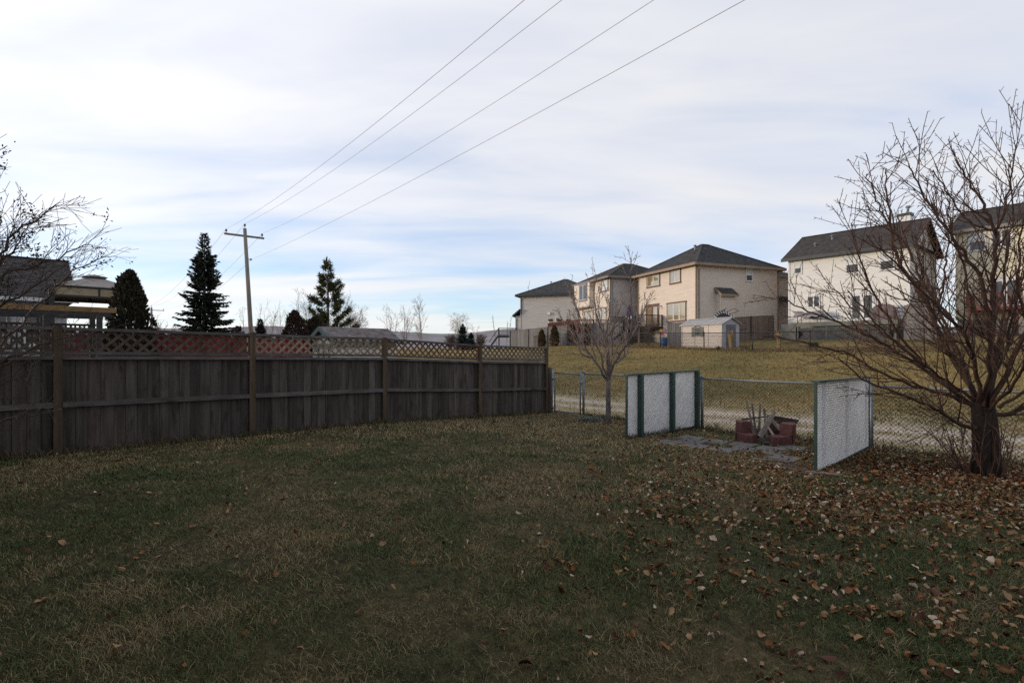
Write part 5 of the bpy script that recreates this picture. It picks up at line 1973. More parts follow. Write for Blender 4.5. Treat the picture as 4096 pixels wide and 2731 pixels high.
for a in (8.0, 5.5, 3.0, .4):
    p = H2.P(a, -3.0, 0)
    mb = MB(); mb.box((p.x, p.y, 2.2), .14, .14, 2.3, H2.u, H2.v); obj('support_post', mb, M['deckred'], d2)
for k, (b_, lb) in enumerate(((-2.9, 'pale flower box on the red deck rail, leftmost of three'),
                              (-1.85, 'pale flower box on the red deck rail, middle of three'),
                              (-.75, 'pale flower box on the red deck rail, nearest the peach house'))):
    p = H2.P(8.2, b_, fz2 + .95)
    fbx = empty('flower_box', p, lb, 'flower box', 'flower boxes on the red deck')
    mb = MB()
    pts = []
    for (z, ww) in ((0.0, .24), (.24, .30)):
        for (a, b) in ((-.5, -1), (.5, -1), (.5, 1), (-.5, 1)):
            q_ = p + H2.u * a * ww + H2.v * b * ww
            pts.append((q_.x, q_.y, p.z + z))
    mb.hexa(pts)
    obj('box', mb, M['terra'], fbx)
    tv, tf, tc = [], [], []
    r5 = random.Random(k)
    for _ in range(110):
        q_ = p + H2.v * r5.uniform(-.28, .28) + H2.u * r5.uniform(-.12, .12) + UP * .22
        leaf_quad(tv, tf, tc, q_, (r5.gauss(0, .3), r5.gauss(0, .3), 1), r5.uniform(.15, .38), .045, (.10 * r5.uniform(.6, 1.2), .085, .035), r5)
    np_mesh('dry_plants', np.array(tv), np.array(tf), M['foliage'], np.array(tc), parent=fbx)

# --- grey house farthest left of the row
H1 = House('grey_house', 'grey-sided house with dark hip roof, farthest left of the row', (1.1, 65.0), (.326, .945), (.945, -.326), 9.0, 9.5, 1.2, 8.26, 'sid_grey', .2)
H1.roof('hip', 2.35, .5, M['shingle'], M['fasc_d'], 24, .26)
H1.corners(M['sid_grey'])
H1.window('v', 4.55, 5.2, 3.9, 5.4, 'white', .07, 'hung', ('glass', 'glass'))
H1.window('v', 7.2, 8.1, 3.9, 4.7, 'white', .07, 'slide', ('glass', 'glass'))
H1.downpipe('v', .1, 5.9, 8.2, M['fasc_d'])
mb = MB(); mb.box(H1.P(-.12, 3.75, 5.85), .2, .34, .3, H1.u, H1.v); obj('wall_vent', mb, M['white'], H1.root)
mb = MB()
q = [H1.P(0.0, -.02, 1.2), H1.P(0.0, -.62, 1.2), H1.P(7.5, -.62, 1.2), H1.P(7.5, -.02, 1.2)]
for (a, b, o_) in ((0, 1, -H1.u), (1, 2, -H1.v), (2, 3, H1.u)):
    mb.lapped(q[a], q[b], V((q[b].x, q[b].y, 5.65)), V((q[a].x, q[a].y, 5.65)), 26, o_, .005)
ln_ = obj('lean_to_wall', mb, M['sid_grey'], H1.root)
mb = MB()
e = [H1.P(-.4, -.02, 6.5), H1.P(-.4, -1.0, 5.72), H1.P(7.9, -1.0, 5.72), H1.P(7.9, -.02, 6.5)]
mb.lapped(e[1], e[2], e[3], e[0], 6, UP, .02)
mb.prism([p_ - UP * .2 for p_ in e], UP * .17)
obj('lean_to_roof', mb, M['shingle'], ln_)
mb = MB(); p = H1.P(-.08, -.62, 0); mb.tube([V((p.x, p.y, 1.3)), V((p.x, p.y, 5.3)), V((p.x - .25, p.y, 5.6))], .05, 6)
obj('downpipe', mb, M['fasc_d'], H1.root)
H1.vent(3.0, 3.2, 9.9)
d1 = empty('timber_deck', (-.9, 65.5, 1.4), 'small black deck with railing and stairs at the grey house side', 'deck')
mb = MB(); mb.box((-.55, 66.0, 3.05), 2.4, 2.2, .22); obj('floor', mb, M['black'], d1)
railing('railing', d1, [(.55, 64.95), (-1.7, 64.95), (-1.7, 67.0)], 3.15, .95, M['black'], gap=.16)
for (x, y) in ((.5, 65.0), (-1.65, 65.0)):
    mb = MB(); mb.box((x, y, 2.1), .14, .14, 2.0); obj('support_post', mb, M['black'], d1)
mb = MB()
for k in range(9):
    mb.box((-1.85 - k * .13, 65.3, 3.0 - k * .19), .26, .9, .05)
mb.bar((-1.75, 64.85, 3.1), (-3.0, 64.85, 1.4), .06, .2); mb.bar((-1.75, 64.85, 4.0), (-2.9, 64.85, 2.3), .06, .08)
obj('stairs', mb, M['black'], d1)


# ------------------------------------------------------------------ far yards: fences, shed, trampoline
def board_fence(name, label, pts, h, m_, bw=.145, z_off=0.0, cap=True, jit=.01, seed=1):
    r = random.Random(seed)
    root = empty(name, (pts[0][0], pts[0][1], gzf(*pts[0][:2])), label, 'fence')
    for (a, b) in zip(pts[:-1], pts[1:]):
        a, b = V((*a, 0)), V((*b, 0))
        ln = (b - a).length
        d = (b - a) / ln
        n = int(ln / bw)
        for k in range(n):
            p = a + d * (k + .5) * ln / n
            z = gzf(p.x, p.y) + z_off
            mb = MB()
            mb.box((p.x, p.y, z + h / 2 - .05 + r.uniform(-jit, jit)), ln / n - .006, .02, h + .1, d, d.cross(UP))
            obj('board', mb, m_, root)
        kp = max(1, round(ln / 2.4))
        nr = d.cross(UP)
        for k in range(kp + 1):
            p = a + d * ln * k / kp + nr * .055
            z = gzf(p.x, p.y) + z_off
            mb = MB(); mb.box((p.x, p.y, z + h / 2), .09, .09, h + .12, d, nr); obj('post', mb, m_, root)
        if cap:
            for k in range(kp):
                p0, p1 = a + d * ln * k / kp, a + d * ln * (k + 1) / kp
                mb = MB(); mb.bar(p0 + UP * (gzf(p0.x, p0.y) + z_off + h + .03), p1 + UP * (gzf(p1.x, p1.y) + z_off + h + .03), .10, .04)
                obj('cap_rail', mb, m_, root)
    return root


board_fence('yard_fence', 'grey board fence below the grey house wall', [(-.2, 56.0), (5.6, 51.8), (10.2, 47.2)], 1.95, M['fgrey'], seed=2)
board_fence('yard_fence', 'brown board fence between the beige and the white house', [(16.6, 39.6), (19.2, 41.2), (21.8, 42.8)], 1.75, M['fbrown'], z_off=.2, seed=3)
board_fence('yard_fence', 'short weathered panel beside the small garden shed', [(12.95, 38.15), (11.75, 38.6)], 1.85, M['fgrey'], seed=4)
board_fence('red_fence', 'red stained boards glimpsed through the lattice', [(-14.5, 15.9), (-7.4, 18.6)], 1.98, M['red'], .17, seed=6)

# black chain-link fence along the bank top
bf = empty('chain_link_fence', (14, 33, 1.3), 'black chain-link fence along the top of the grassy bank', 'fence')
bpts = [(.5, 57.0), (2.9, 53.2), (5.3, 49.2), (7.3, 45.6), (9.2, 42.0), (11.1, 38.3), (12.9, 34.4), (14.75, 31.4), (17.0, 29.2), (19.6, 26.9), (22.2, 24.6), (24.8, 22.3), (27.4, 20.0)]
chain_run(bf, bpts, 1.16, 1.22, .036, .026, .085, .0034, M['black'], M['black'])

# beige resin garden shed
SU, SV = V((-.50, .866, 0)), V((.866, .50, 0))
SC = V((14.2, 34.6, 0))
sz = gzf(14.0, 35.0)
shed = empty('garden_shed', (14.2, 34.6, sz), 'small beige resin garden shed with grey double doors behind black fence', 'shed')


def SP(a, b, z):
    q = SC + SU * a + SV * b
    return V((q.x, q.y, sz + z))


SW, SDp, SH, SR = 3.45, 1.80, 1.72, 2.08
mb = MB()
for (a, b, o_) in (((0, 0), (SW, 0), -SV), ((SW, 0), (SW, SDp), SU), ((SW, SDp), (0, SDp), SV)):
    p0, p1 = SP(*a, -.2), SP(*b, -.2)
    mb.lapped(p0, p1, SP(*b, SH), SP(*a, SH), 9, o_, .02)
obj('wall', mb, M['shedwall'], shed)
for k in range(4):
    mb = MB(); mb.box(SP(k * SW / 3 if 0 < k < 3 else (.04 if k == 0 else SW - .04), -.015, SH / 2), .08, .05, SH, SU, SV); obj('panel_joint', mb, M['shedwall'], shed)
mb = MB()
mb.prism([SP(0, 0, -.2), SP(0, SDp, -.2), SP(0, SDp, SH), SP(0, SDp / 2, SR), SP(0, 0, SH)], SU * .03)
obj('gable_wall', mb, M['shedgable'], shed)
for (b0, b1) in ((.42, .90), (.90, 1.38)):
    mb = MB(); mb.box(SP(-.025, (b0 + b1) / 2, .86), .05, b1 - b0 - .012, 1.62, SU, SV); dd_ = obj('door', mb, M['sheddoor'], shed)
    for q_ in range(3):
        mb = MB(); mb.box(SP(-.06, b0 + .10 + q_ * .14, .86), .02, .05, 1.5, SU, SV); obj('door_rib', mb, M['sheddoor'], dd_)
mb = MB()
e = [SP(-.14, -.14, SH - .06), SP(SW + .12, -.14, SH - .06), SP(SW + .12, SDp / 2, SR + .03), SP(-.14, SDp / 2, SR + .03)]
mb.prism(e, UP * .05)
e2 = [SP(-.14, SDp + .14, SH - .06), SP(SW + .12, SDp + .14, SH - .06), SP(SW + .12, SDp / 2, SR + .03), SP(-.14, SDp / 2, SR + .03)]
mb.prism(e2, UP * .05)
srf = obj('roof', mb, M['shedroof'], shed)
for k in range(9):
    a = SW * (k + .5) / 9
    mb = MB(); mb.bar(SP(a, -.13, SH + .0), SP(a, SDp / 2, SR + .085), .05, .025); obj('roof_rib', mb, M['shedroof'], srf)
mb = MB(); mb.bar(SP(-.15, SDp / 2, SR + .09), SP(SW + .12, SDp / 2, SR + .09), .16, .04); obj('ridge_cap', mb, M['shedroof'], srf)
wm = MB(); wm.box(SP(2.02, -.04, 1.22), .55, .04, .62, SU, SV); wn = obj('window', wm, M['trimgr'], shed)
mb = MB(); mb.box(SP(2.02, -.062, 1.22), .42, .01, .48, SU, SV); obj('pane', mb, M['glass'], wn)
mb = MB(); mb.box(SP(2.02, -.072, 1.22), .03, .012, .48, SU, SV); mb.box(SP(2.02, -.074, 1.22), .42, .012, .03, SU, SV); obj('muntin', mb, M['trimgr'], wn)
for a in (1.62, 2.42):
    mb = MB(); mb.box(SP(a, -.045, 1.20), .20, .04, .68, SU, SV); obj('shutter', mb, M['deckgr'], shed)
mb = MB(); mb.tube([SP(1.72, -.06, 1.53), SP(1.85, -.06, 1.59), SP(2.02, -.06, 1.61), SP(2.19, -.06, 1.59), SP(2.32, -.06, 1.53)], .03, 5); obj('window_arch', mb, M['trimgr'], wn)

# trampoline tipped up on its edge behind the shed
tc_ = V((15.55, 37.3, gzf(15.5, 37.3)))
tramp = empty('trampoline', tc_, 'trampoline tipped on its edge behind the beige garden shed', 'trampoline')
TA = V((.86, .42, 0)).normalized()          # horizontal direction in the disc
TNm = V((.42, -.86, .18)).normalized()
TB = TNm.cross(TA).normalized()
if TB.z < 0: TB = -TB
TR = 1.30
tcen = tc_ + UP * (TR * .98)


def TP(t, r, o=0.0):
    return tcen + TA * math.cos(t) * r + TB * math.sin(t) * r + TNm * o


mb = MB(); mb.tube([TP(2 * math.pi * k / 40, TR) for k in range(41)], .028, 6, cap=False); obj('rim', mb, M['black'], tramp, smooth=True)
mb = MB()
for k in range(32):
    mb.tri(TP(2 * math.pi * k / 32, TR * .88), TP(2 * math.pi * (k + 1) / 32, TR * .88), tcen)
obj('jumping_mat', mb, M['black'], tramp)
for k in range(60):
    if k % 2: continue
    mb = MB()
    t0, t1 = 2 * math.pi * k / 60, 2 * math.pi * (k + 1) / 60
    mb.prism([TP(t0, TR * .87, .03), TP(t0 + .07, TR * 1.02, .03), TP(t1 + .07, TR * 1.02, .03), TP(t1, TR * .87, .03)], TNm * .02)
    obj('pad_stripe', mb, M['white'], tramp)
for k in range(60):
    if not k % 2: continue
    mb = MB()
    t0, t1 = 2 * math.pi * k / 60, 2 * math.pi * (k + 1) / 60
    mb.prism([TP(t0, TR * .87, .026), TP(t0 + .07, TR * 1.02, .026), TP(t1 + .07, TR * 1.02, .026), TP(t1, TR * .87, .026)], TNm * .02)
    obj('pad_stripe', mb, M['black'], tramp)
for k in (0.05, 1.15, 2.1, 3.2):
    mb = MB()
    mb.tube([TP(k - .16, TR), TP(k - .16, TR * 1.05, .75), TP(k + .16, TR * 1.05, .75), TP(k + .16, TR)], .022, 6)
    obj('leg', mb, M['black'], tramp)


# dry ornamental grasses, pots, small plants along the black fence
def grass_clump(name, label, base, h, rad, n, seed, c0=(.30, .19, .075), c1=(.46, .33, .17), cat='grass clump', wd=.02):
    r = random.Random(seed)
    base = V(base)
    tv, tf, tc = [], [], []
    for _ in range(n):
        a = r.uniform(0, 6.28)
        q = rad * math.sqrt(r.random()) * .5
        p = base + V((math.cos(a) * q, math.sin(a) * q, -.03))
        lean = V((math.cos(a), math.sin(a), 0)) * r.uniform(.02, .4) * rad * 2.2 / h
        hh = h * r.uniform(.45, 1.0)
        k = r.random()
        c = tuple(c0[m] + (c1[m] - c0[m]) * k for m in range(3))
        side = V((math.cos(a + 1.57), math.sin(a + 1.57), 0)) * wd
        m1 = p + V((lean.x, lean.y, 1)) * hh * .55
        m2 = p + V((lean.x * 1.6, lean.y * 1.6, 1)) * hh
        i = len(tv)
        tv += [tuple(p - side), tuple(p + side), tuple(m1 + side * .8), tuple(m1 - side * .8), tuple(m2)]
        tf += [(i, i + 1, i + 2), (i, i + 2, i + 3), (i + 3, i + 2, i + 4)]
        tc += [c] * 5
    return np_mesh(name, np.array(tv), np.array(tf), M['foliage'], np.array(tc), label=label, cat=cat)


grass_clump('ornamental_grass', 'tall dry straw-coloured grass clump before the shed doors', ground_at(14.2, 33.2), 1.40, .20, 200, 1)
grass_clump('ornamental_grass', 'dry straw-coloured grass clump left of the white house deck', ground_at(17.2, 33.0), 1.20, .18, 160, 2)
grass_clump('garden_plant', 'small dark green tuft beside the shed corner', ground_at(13.55, 33.6), .38, .3, 90, 3, (.035, .04, .015), (.075, .075, .03))
grass_clump('garden_plant', 'dark low tuft right of the shed doors', ground_at(14.9, 32.8), .34, .34, 90, 4, (.03, .035, .015), (.07, .06, .03))
grass_clump('garden_plant', 'dark low shrub on the slope under the white house deck', ground_at(19.2, 32.6), .42, .5, 130, 5, (.02, .028, .015), (.05, .055, .03))
bare_tree('bare_bush', 'round bare bush below the dark deck stairs', ground_at(10.95, 40.8), 1.9, .85, 88, M['twig3'], 7, 2, .03, 'bush', (25, 60), 7, .009)
cedar('cedar_shrub', 'small dark cedar below the dark deck corner', ground_at(9.9, 42.9), 1.5, .28, 66, (.022, .018, .008), (.075, .05, .022), n=1200, size=.11)

for (x, y, hh, rr, lb) in ((5.55, 50.2, .50, .30, 'blue pot between two browning cedars'), (8.2, 48.0, .42, .26, 'second blue pot half hidden by the young tree'),
                           (11.55, 38.9, .75, .26, 'light blue pot holding artificial flowers by the dark deck')):
    p = V(ground_at(x, y))
    rt = empty('plant_pot', p, lb, 'pot', 'blue pots in the far yards')
    mb = MB(); mb.tube([p - UP * .02, p + UP * hh * .5, p + UP * hh * .9, p + UP * hh], [rr * .75, rr * .95, rr, rr * 1.06], 14)
    obj('pot', mb, M['bluepot'], rt, smooth=True)
    mb = MB(); mb.tube([p + UP * (hh - .02), p + UP * (hh + .012)], rr * .9, 12); obj('soil', mb, M['dirt'], rt)
p = V(ground_at(11.55, 38.9)) + UP * .75
fl = empty('flowers', p, 'pink and yellow artificial flowers in the light blue pot', 'flowers')
for k, (dx, dz, c_) in enumerate(((-.28, .55, (.55, .42, .06)), (-.12, .42, (.6, .10, .14)), (.10, .50, (.55, .20, .30)), (-.18, .30, (.62, .16, .20)))):
    m_ = mat(f'petal colour {k}', c_)
    mb = MB()
    q = p + V((dx, -.1, dz))
    for j in range(7):
        t = 2 * math.pi * j / 7
        o1, o2 = V((math.cos(t - .4), -.2, math.sin(t - .4))) * .10, V((math.cos(t + .4), -.2, math.sin(t + .4))) * .10
        mb.quad(q, q + o1, q + (o1 + o2) * .8, q + o2)
    bl = obj('blossom', mb, m_, fl)
    mb = MB(); mb.tube([p, q], .012, 4); obj('stalk', mb, M['trimgreen'], bl)

# ------------------------------------------------------------------ cream shed with frosted roof beyond the board fence
ZA = R(45)
CU, CV = V((-math.sin(ZA), math.cos(ZA), 0)), V((math.cos(ZA), math.sin(ZA), 0))
KC = V((-6.52, 19.0, 0))
kz = gzf(-7, 20) + .05
cs = empty('cream_shed', (KC.x, KC.y, kz), 'cream shed with green trim and frosted shingle roof beyond the fence', 'shed')


def KP(a, b, z):
    q = KC + CU * a + CV * b
    return V((q.x, q.y, kz + z))


KW, KD, KH, KR = 2.0, 2.55, 2.06, 2.54
mb = MB()
for (a, b, o_) in (((0, 0), (KW, 0), -CV), ((KW, 0), (KW, KD), CU), ((KW, KD), (0, KD), CV), ((0, KD), (0, 0), -CU)):
    mb.lapped(KP(*a, -.1), KP(*b, -.1), KP(*b, KH), KP(*a, KH), 12, o_, .015)
for b in (0, KD):
    mb.prism([KP(0, b, KH), KP(KW, b, KH), KP(KW / 2, b, KR)], CV * (.015 if b == 0 else -.015))
obj('wall', mb, M['cream'], cs)
mb = MB()
o = .2
for (a0, a1) in ((-o, KW / 2), (KW + o, KW / 2)):
    zr = KH - (KR - KH) * o / (KW / 2)
    mb.lapped(KP(a0, -o, zr + .03), KP(a0, KD + o, zr + .03), KP(a1, KD + o, KR + .03), KP(a1, -o, KR + .03), 7, UP, .03)
    mb.quad(KP(a0, -o, zr), KP(a0, KD + o, zr), KP(a1, KD + o, KR), KP(a1, -o, KR))
krf = obj('roof', mb, M['shing_fr'], cs)
for b in (-o - .02, KD + o + .02):
    for a0 in (-o, KW + o):
        mb = MB(); mb.bar(KP(a0, b, zr - .04), KP(KW / 2, b, KR - .04), .03, .15, side=CV)
        obj('rake_board', mb, M['trimgreen'], krf)
mb = MB(); mb.bar(KP(-.03, -.02, KH - .22), KP(-.03, KD, KH - .22), .03, .14); mb.bar(KP(0, -.03, KH - .22), KP(KW, -.03, KH - .22), .03, .14)
obj('trim_band', mb, M['trimgreen'], cs)
mb = MB()
for (a, z0_, z1_) in ((.55, 0, 1.8), (1.45, 0, 1.8)):
    mb.box(KP(a, -.04, .9), .07, .03, 1.8, CU, CV)
mb.box(KP(1.0, -.045, 1.8), 1.0, .03, .08, CU, CV); mb.box(KP(1.0, -.045, .9), .05, .03, 1.75, CU, CV)
obj('door_frame', mb, M['trimgreen'], cs)
# slanting pole leaning on the brown cedar
mb = MB(); mb.tube([(-12.0, 23.6, 1.55), (-10.55, 23.6, 2.1)], .022, 6)
mb.tube([(-11.0, 23.6, 1.93), (-11.02, 23.6, 2.08), (-10.98, 23.6, 2.12)], .02, 5)
mb.tube([(-12.0, 23.6, -.2), (-12.0, 23.6, 1.56)], .022, 6)
obj('clothes_pole', mb, M['fbrown'], label='thin brown slanting pole beside the red-brown cedar clump', cat='pole')

# ------------------------------------------------------------------ neighbour on the left: bungalow, gazebo, shelter
HL = House('bungalow', 'dark-roofed bungalow with white walls behind the shrub at the left', (-27.6, 17.3), (-.707, .707), (.707, .707), 8.0, 9.5, .0, 3.75, 'sid_wht2', .15)
HL.roof('gable_v', 2.35, .35, M['shing_br'], M['white'], 26, .16)
HL.window('v', 6.4, 7.6, 2.2, 3.4, 'trimgr', .08, 'slide', ('glass', 'glass'))
HL.door('v', 7.9, 9.0, 1.6, 3.5, 'white', 'white', ('glass',))
wg = MB()
q = [HL.P(-3.2, .6, 0), HL.P(-3.2, 5.4, 0), HL.P(0, 5.4, 0), HL.P(0, .6, 0)]
for (a, b, o_) in ((0, 1, -HL.u), (1, 2, HL.v), (3, 0, -HL.v)):
    wg.lapped(q[a], q[b], V((q[b].x, q[b].y, 3.7)), V((q[a].x, q[a].y, 3.7)), 24, o_, .02)
tpk = (q[0] + q[1]) / 2
wg.lapped(V((q[0].x, q[0].y, 3.7)), V((q[1].x, q[1].y, 3.7)), V((tpk.x, tpk.y, 5.85)), V((tpk.x, tpk.y, 5.85)), 14, -HL.u, .02)
wng = obj('gable_wing', wg, M['sid_wht2'], HL.root)
mb = MB()
e0, e1 = HL.P(-3.6, .2, 3.62), HL.P(-3.6, 5.8, 3.62)
b0, b1 = HL.P(2.0, .2, 3.62), HL.P(2.0, 5.8, 3.62)
r0_, r1_ = HL.P(-3.6, 3.0, 6.05), HL.P(2.5, 3.0, 6.05)
mb.lapped(e1, b1, r1_, r0_, 20, UP, .02); mb.lapped(e0, b0, r1_, r0_, 20, UP, .02)
wr = obj('wing_roof', mb, M['shing_br'], wng)
mb = MB()
for q_ in (e0, e1):
    mb = MB(); mb.bar(q_ - UP * .08, r0_ - UP * .08, .05, .2, side=HL.u)
    obj('rake_board', mb, M['white'], wr)

# gazebo with fabric canopy
GA, GB = V((S2, S2, 0)), V((-S2, S2, 0))
GC = V((-18.04, 20.0, 0))
gzb = gzf(-17, 21)
gzo = empty('gazebo', (GC.x, GC.y, gzb), 'gazebo with taupe fabric canopy and tan valance at the left', 'gazebo')


def GP(a, b, z):
    q = GC + GA * a + GB * b
    return V((q.x, q.y, z))


GL = 3.0
mb = MB()
cs_ = [GP(0, 0, 4.0), GP(GL, 0, 4.0), GP(GL, GL, 4.0), GP(0, GL, 4.0)]
k0 = GL * .40
ti = [GP(k0, k0, 4.52), GP(GL - k0, k0, 4.52), GP(GL - k0, GL - k0, 4.52), GP(k0, GL - k0, 4.52)]
for k in range(4):
    mb.quad(cs_[k], cs_[(k + 1) % 4], ti[(k + 1) % 4], ti[k])
mb.quad(*ti)
cnp = obj('canopy', mb, M['canvas'], gzo)
mb = MB()
for k in range(4):
    a, b = cs_[k], cs_[(k + 1) % 4]
    mb.quad(a - UP * .05, b - UP * .05, b - UP * .34, a - UP * .34)
obj('valance', mb, M['canvasl'], cnp)
mb = MB()
cc_ = GP(GL / 2, GL / 2, 4.52)
t2 = [GP(GL * .36, GL * .36, 4.58), GP(GL * .64, GL * .36, 4.58), GP(GL * .64, GL * .64, 4.58), GP(GL * .36, GL * .64, 4.58)]
for k in range(4):
    mb.tri(t2[k], t2[(k + 1) % 4], GP(GL / 2, GL / 2, 4.72))
obj('vent_cap', mb, M['canvas'], cnp)
fm = MB()
for k in range(4):
    fm.bar(cs_[k] + UP * .01, cs_[(k + 1) % 4] + UP * .01, .06, .06)
    fm.bar(cs_[k] - UP * .38, cs_[(k + 1) % 4] - UP * .38, .06, .08)
    mid = (cs_[k] + cs_[(k + 1) % 4]) / 2
    fm.bar(mid - UP * .36, mid, .05, .05)
obj('frame', fm, M['black'], gzo)
for (a, b) in ((.05, .05), (GL - .05, .05), (GL - .05, GL - .05), (.05, GL - .05)):
    mb = MB(); p = GP(a, b, 0); mb.box((p.x, p.y, (gzb + 3.98) / 2), .16, .16, 3.98 - gzb, GA, GB); obj('leg', mb, M['black'], gzo)
# yellow beam shelter with dark posts and rail
SHA = V((-13.1, 12.7, 0))
zg = gzf(-12.5, 13.5)
shl = empty('garden_shelter', (-12.0, 13.8, zg), 'yellow timber beam on dark posts above the fence at left', 'shelter')


def QP(a, z, b=0.0):
    q = SHA + GA * a + GB * b
    return V((q.x, q.y, z))


mb = MB(); mb.bar(QP(.0, 2.60), QP(2.62, 2.60), .05, .14); obj('beam', mb, M['newwood'], shl)
mb = MB(); mb.bar(QP(.1, 2.47, .05), QP(2.5, 2.47, .05), .12, .12); mb.bar(QP(.1, 2.47, 1.6), QP(2.5, 2.47, 1.6), .12, .12); obj('header', mb, M['black'], shl)
for a in (.15, 1.15, 2.25):
    for b in (.05, 1.6):
        mb = MB(); p = QP(a, 0, b); mb.box((p.x, p.y, (zg + 2.42) / 2), .13, .13, 2.42 - zg, GA, GB); obj('post', mb, M['black'], shl)
mb = MB()
for k in range(22):
    p = QP(.2 + k * .10, 0, .9)
    mb.box((p.x, p.y, 1.85), .045, .03, .70, GA, GB)
mb.bar(QP(.1, 2.2, .9), QP(2.4, 2.2, .9), .08, .06); mb.bar(QP(.1, 1.52, .9), QP(2.4, 1.52, .9), .05, .06)
obj('railing', mb, M['black'], shl)

# ------------------------------------------------------------------ grass
def in_yard(x, y):
    return (y < x + 13.72) & (x + y < 16.35)


slab_xy = np.array(slabs)


def scatter_blades(name, xs, ys, hmin, hmax, wd, col_fn, lean=.55, seed=0, **kw):
    r = np.random.default_rng(seed)
    n = len(xs)
    z = gz(xs, ys) + 0.0
    h = r.uniform(hmin, hmax, n) * (0.75 + 0.5 * r.random(n)) * (.62 + .85 * vnoise(xs * 4.3, ys * 4.3, 123))
    a = r.uniform(0, 2 * np.pi, n)
    la = r.uniform(0, 2 * np.pi, n)
    ll = r.uniform(.1, lean, n) * h * 1.6
    w_ = wd * r.uniform(.6, 1.3, n)
    dx, dy = np.cos(a) * w_ / 2, np.sin(a) * w_ / 2
    lx, ly = np.cos(la) * ll, np.sin(la) * ll
    v = np.zeros((n, 5, 3))
    v[:, 0] = np.stack([xs - dx, ys - dy, z - .005], 1)
    v[:, 1] = np.stack([xs + dx, ys + dy, z - .005], 1)
    v[:, 2] = np.stack([xs + dx * .8 + lx * .38, ys + dy * .8 + ly * .38, z + h * .62], 1)
    v[:, 3] = np.stack([xs - dx * .8 + lx * .38, ys - dy * .8 + ly * .38, z + h * .62], 1)
    v[:, 4] = np.stack([xs + lx, ys + ly, z + h], 1)
    b = (np.arange(n) * 5)[:, None]
    f = np.concatenate([b + [[0, 1, 2]], b + [[0, 2, 3]], b + [[3, 2, 4]]])
    c = col_fn(xs, ys, r, n)
    tint = np.repeat(c[:, None, :], 5, 1).reshape(-1, 3)
    return np_mesh(name, v.reshape(-1, 3), f, M['grass'], tint, **kw)


def vnoise(x, y, seed):
    """smooth value noise"""
    r = np.random.default_rng(seed)
    g = r.random((64, 64))
    xi, yi = np.floor(x).astype(int), np.floor(y).astype(int)
    fx, fy = smooth01(x - xi), smooth01(y - yi)
    def G(i, j): return g[i % 64, j % 64]
    return (G(xi, yi) * (1 - fx) * (1 - fy) + G(xi + 1, yi) * fx * (1 - fy) + G(xi, yi + 1) * (1 - fx) * fy + G(xi + 1, yi + 1) * fx * fy)


def lawn_cols(xs, ys, r, n):
    p = .34 * vnoise(xs * .5, ys * .5, 1) + .33 * vnoise(xs * 1.5 + 5, ys * 1.5, 2) + .33 * vnoise(xs * 4.1, ys * 4.1 + 3, 3)
    p = p + .30 * np.clip((ys - 7) / 7, 0, 1) * np.clip((4.5 - xs) / 4, 0, 1) + .25 * np.exp(-((xs - .9) / 2.0) ** 2 - ((ys - 12.2) / 1.8) ** 2)   # drier turf towards the fence
    dry = np.clip((p - .47) * 2.7 + .30, .05, .9)
    isdry = r.random(n) < dry
    g0 = np.array([.042, .064, .022]); g1 = np.array([.135, .165, .060])
    d0 = np.array([.16, .118, .055]); d1 = np.array([.42, .325, .175])
    k = r.random(n)[:, None]
    return np.where(isdry[:, None], d0 + (d1 - d0) * k, g0 + (g1 - g0) * k)


def yard_points(y0, y1, dens, seed, fx=1.3):
    r = np.random.default_rng(seed)
    area = (y1 - y0) * 2 * fx * y1
    n = int(area * dens)
    xs = r.uniform(-fx * y1, fx * y1, n)
    ys = r.uniform(y0, y1, n)
    k = in_yard(xs, ys) & (np.abs(xs) < fx * ys + .4)
    # clumpy turf
    k &= r.random(n) < .35 + .9 * vnoise(xs * 3.1, ys * 3.1, 77)
    xs, ys = xs[k], ys[k]
    # no blades on most of the slabs and in the fire pit
    d = np.full(len(xs), 9.0)
    for (sx_, sy_) in slabs:
        u_ = np.abs((xs - sx_) * S2 - (ys - sy_) * S2)
        v_ = np.abs((xs - sx_) * S2 + (ys - sy_) * S2)
        d = np.minimum(d, np.maximum(u_, v_))
    keep = (d > .212) | (vnoise(xs * 2.4, ys * 2.4, 9) > .93)
    keep &= np.hypot(xs - FP.x, ys - FP.y) > .52
    keep &= np.hypot(xs - 4.12, (ys - 7.42)) > .32
    keep &= (np.hypot(xs - BT.x, ys - BT.y) > .9) | (r.random(len(xs)) < .25)
    return xs[keep], ys[keep]


pts_all = [yard_points(1.2, 3.2, 13000, 1), yard_points(3.2, 5.2, 8000, 2), yard_points(5.2, 8.5, 3000, 3), yard_points(8.5, 16.5, 1300, 4)]
for k, (xs, ys) in enumerate(pts_all):
    wd_ = (.0028, .0038, .0060, .010)[k]
    hh = ((.010, .032), (.012, .035), (.014, .038), (.018, .044))[k]
    scatter_blades('lawn_grass', xs, ys, hh[0], hh[1], wd_, lawn_cols, 1.5, 10 + k, kind='stuff',
                   label='short patchy green and straw lawn grass', cat='grass')
# longer tufts along the fence foot, posts and screens
r_ = np.random.default_rng(33)
t_ = r_.random(5200)
fx_ = -8.3 + t_ * 9.3
fy_ = fx_ + 13.75
off_ = np.abs(r_.normal(0, .07, 5200)) + .01
x1_, y1_ = fx_ + off_ * S2, fy_ - off_ * S2
cx_ = 2.0 + r_.random(5000) * 7.5
cy_ = 14.39 - (cx_ - 2.01) * .987
o2 = r_.normal(0, .08, 5000)
x2_, y2_ = cx_ + o2 * S2, cy_ + o2 * S2
sx2 = 2.22 + r_.random(1600) * 2.12
sy2 = sx2 + 7.7 + r_.normal(0, .05, 1600)
xs = np.concatenate([x1_, x2_, sx2]); ys = np.concatenate([y1_, y2_, sy2])


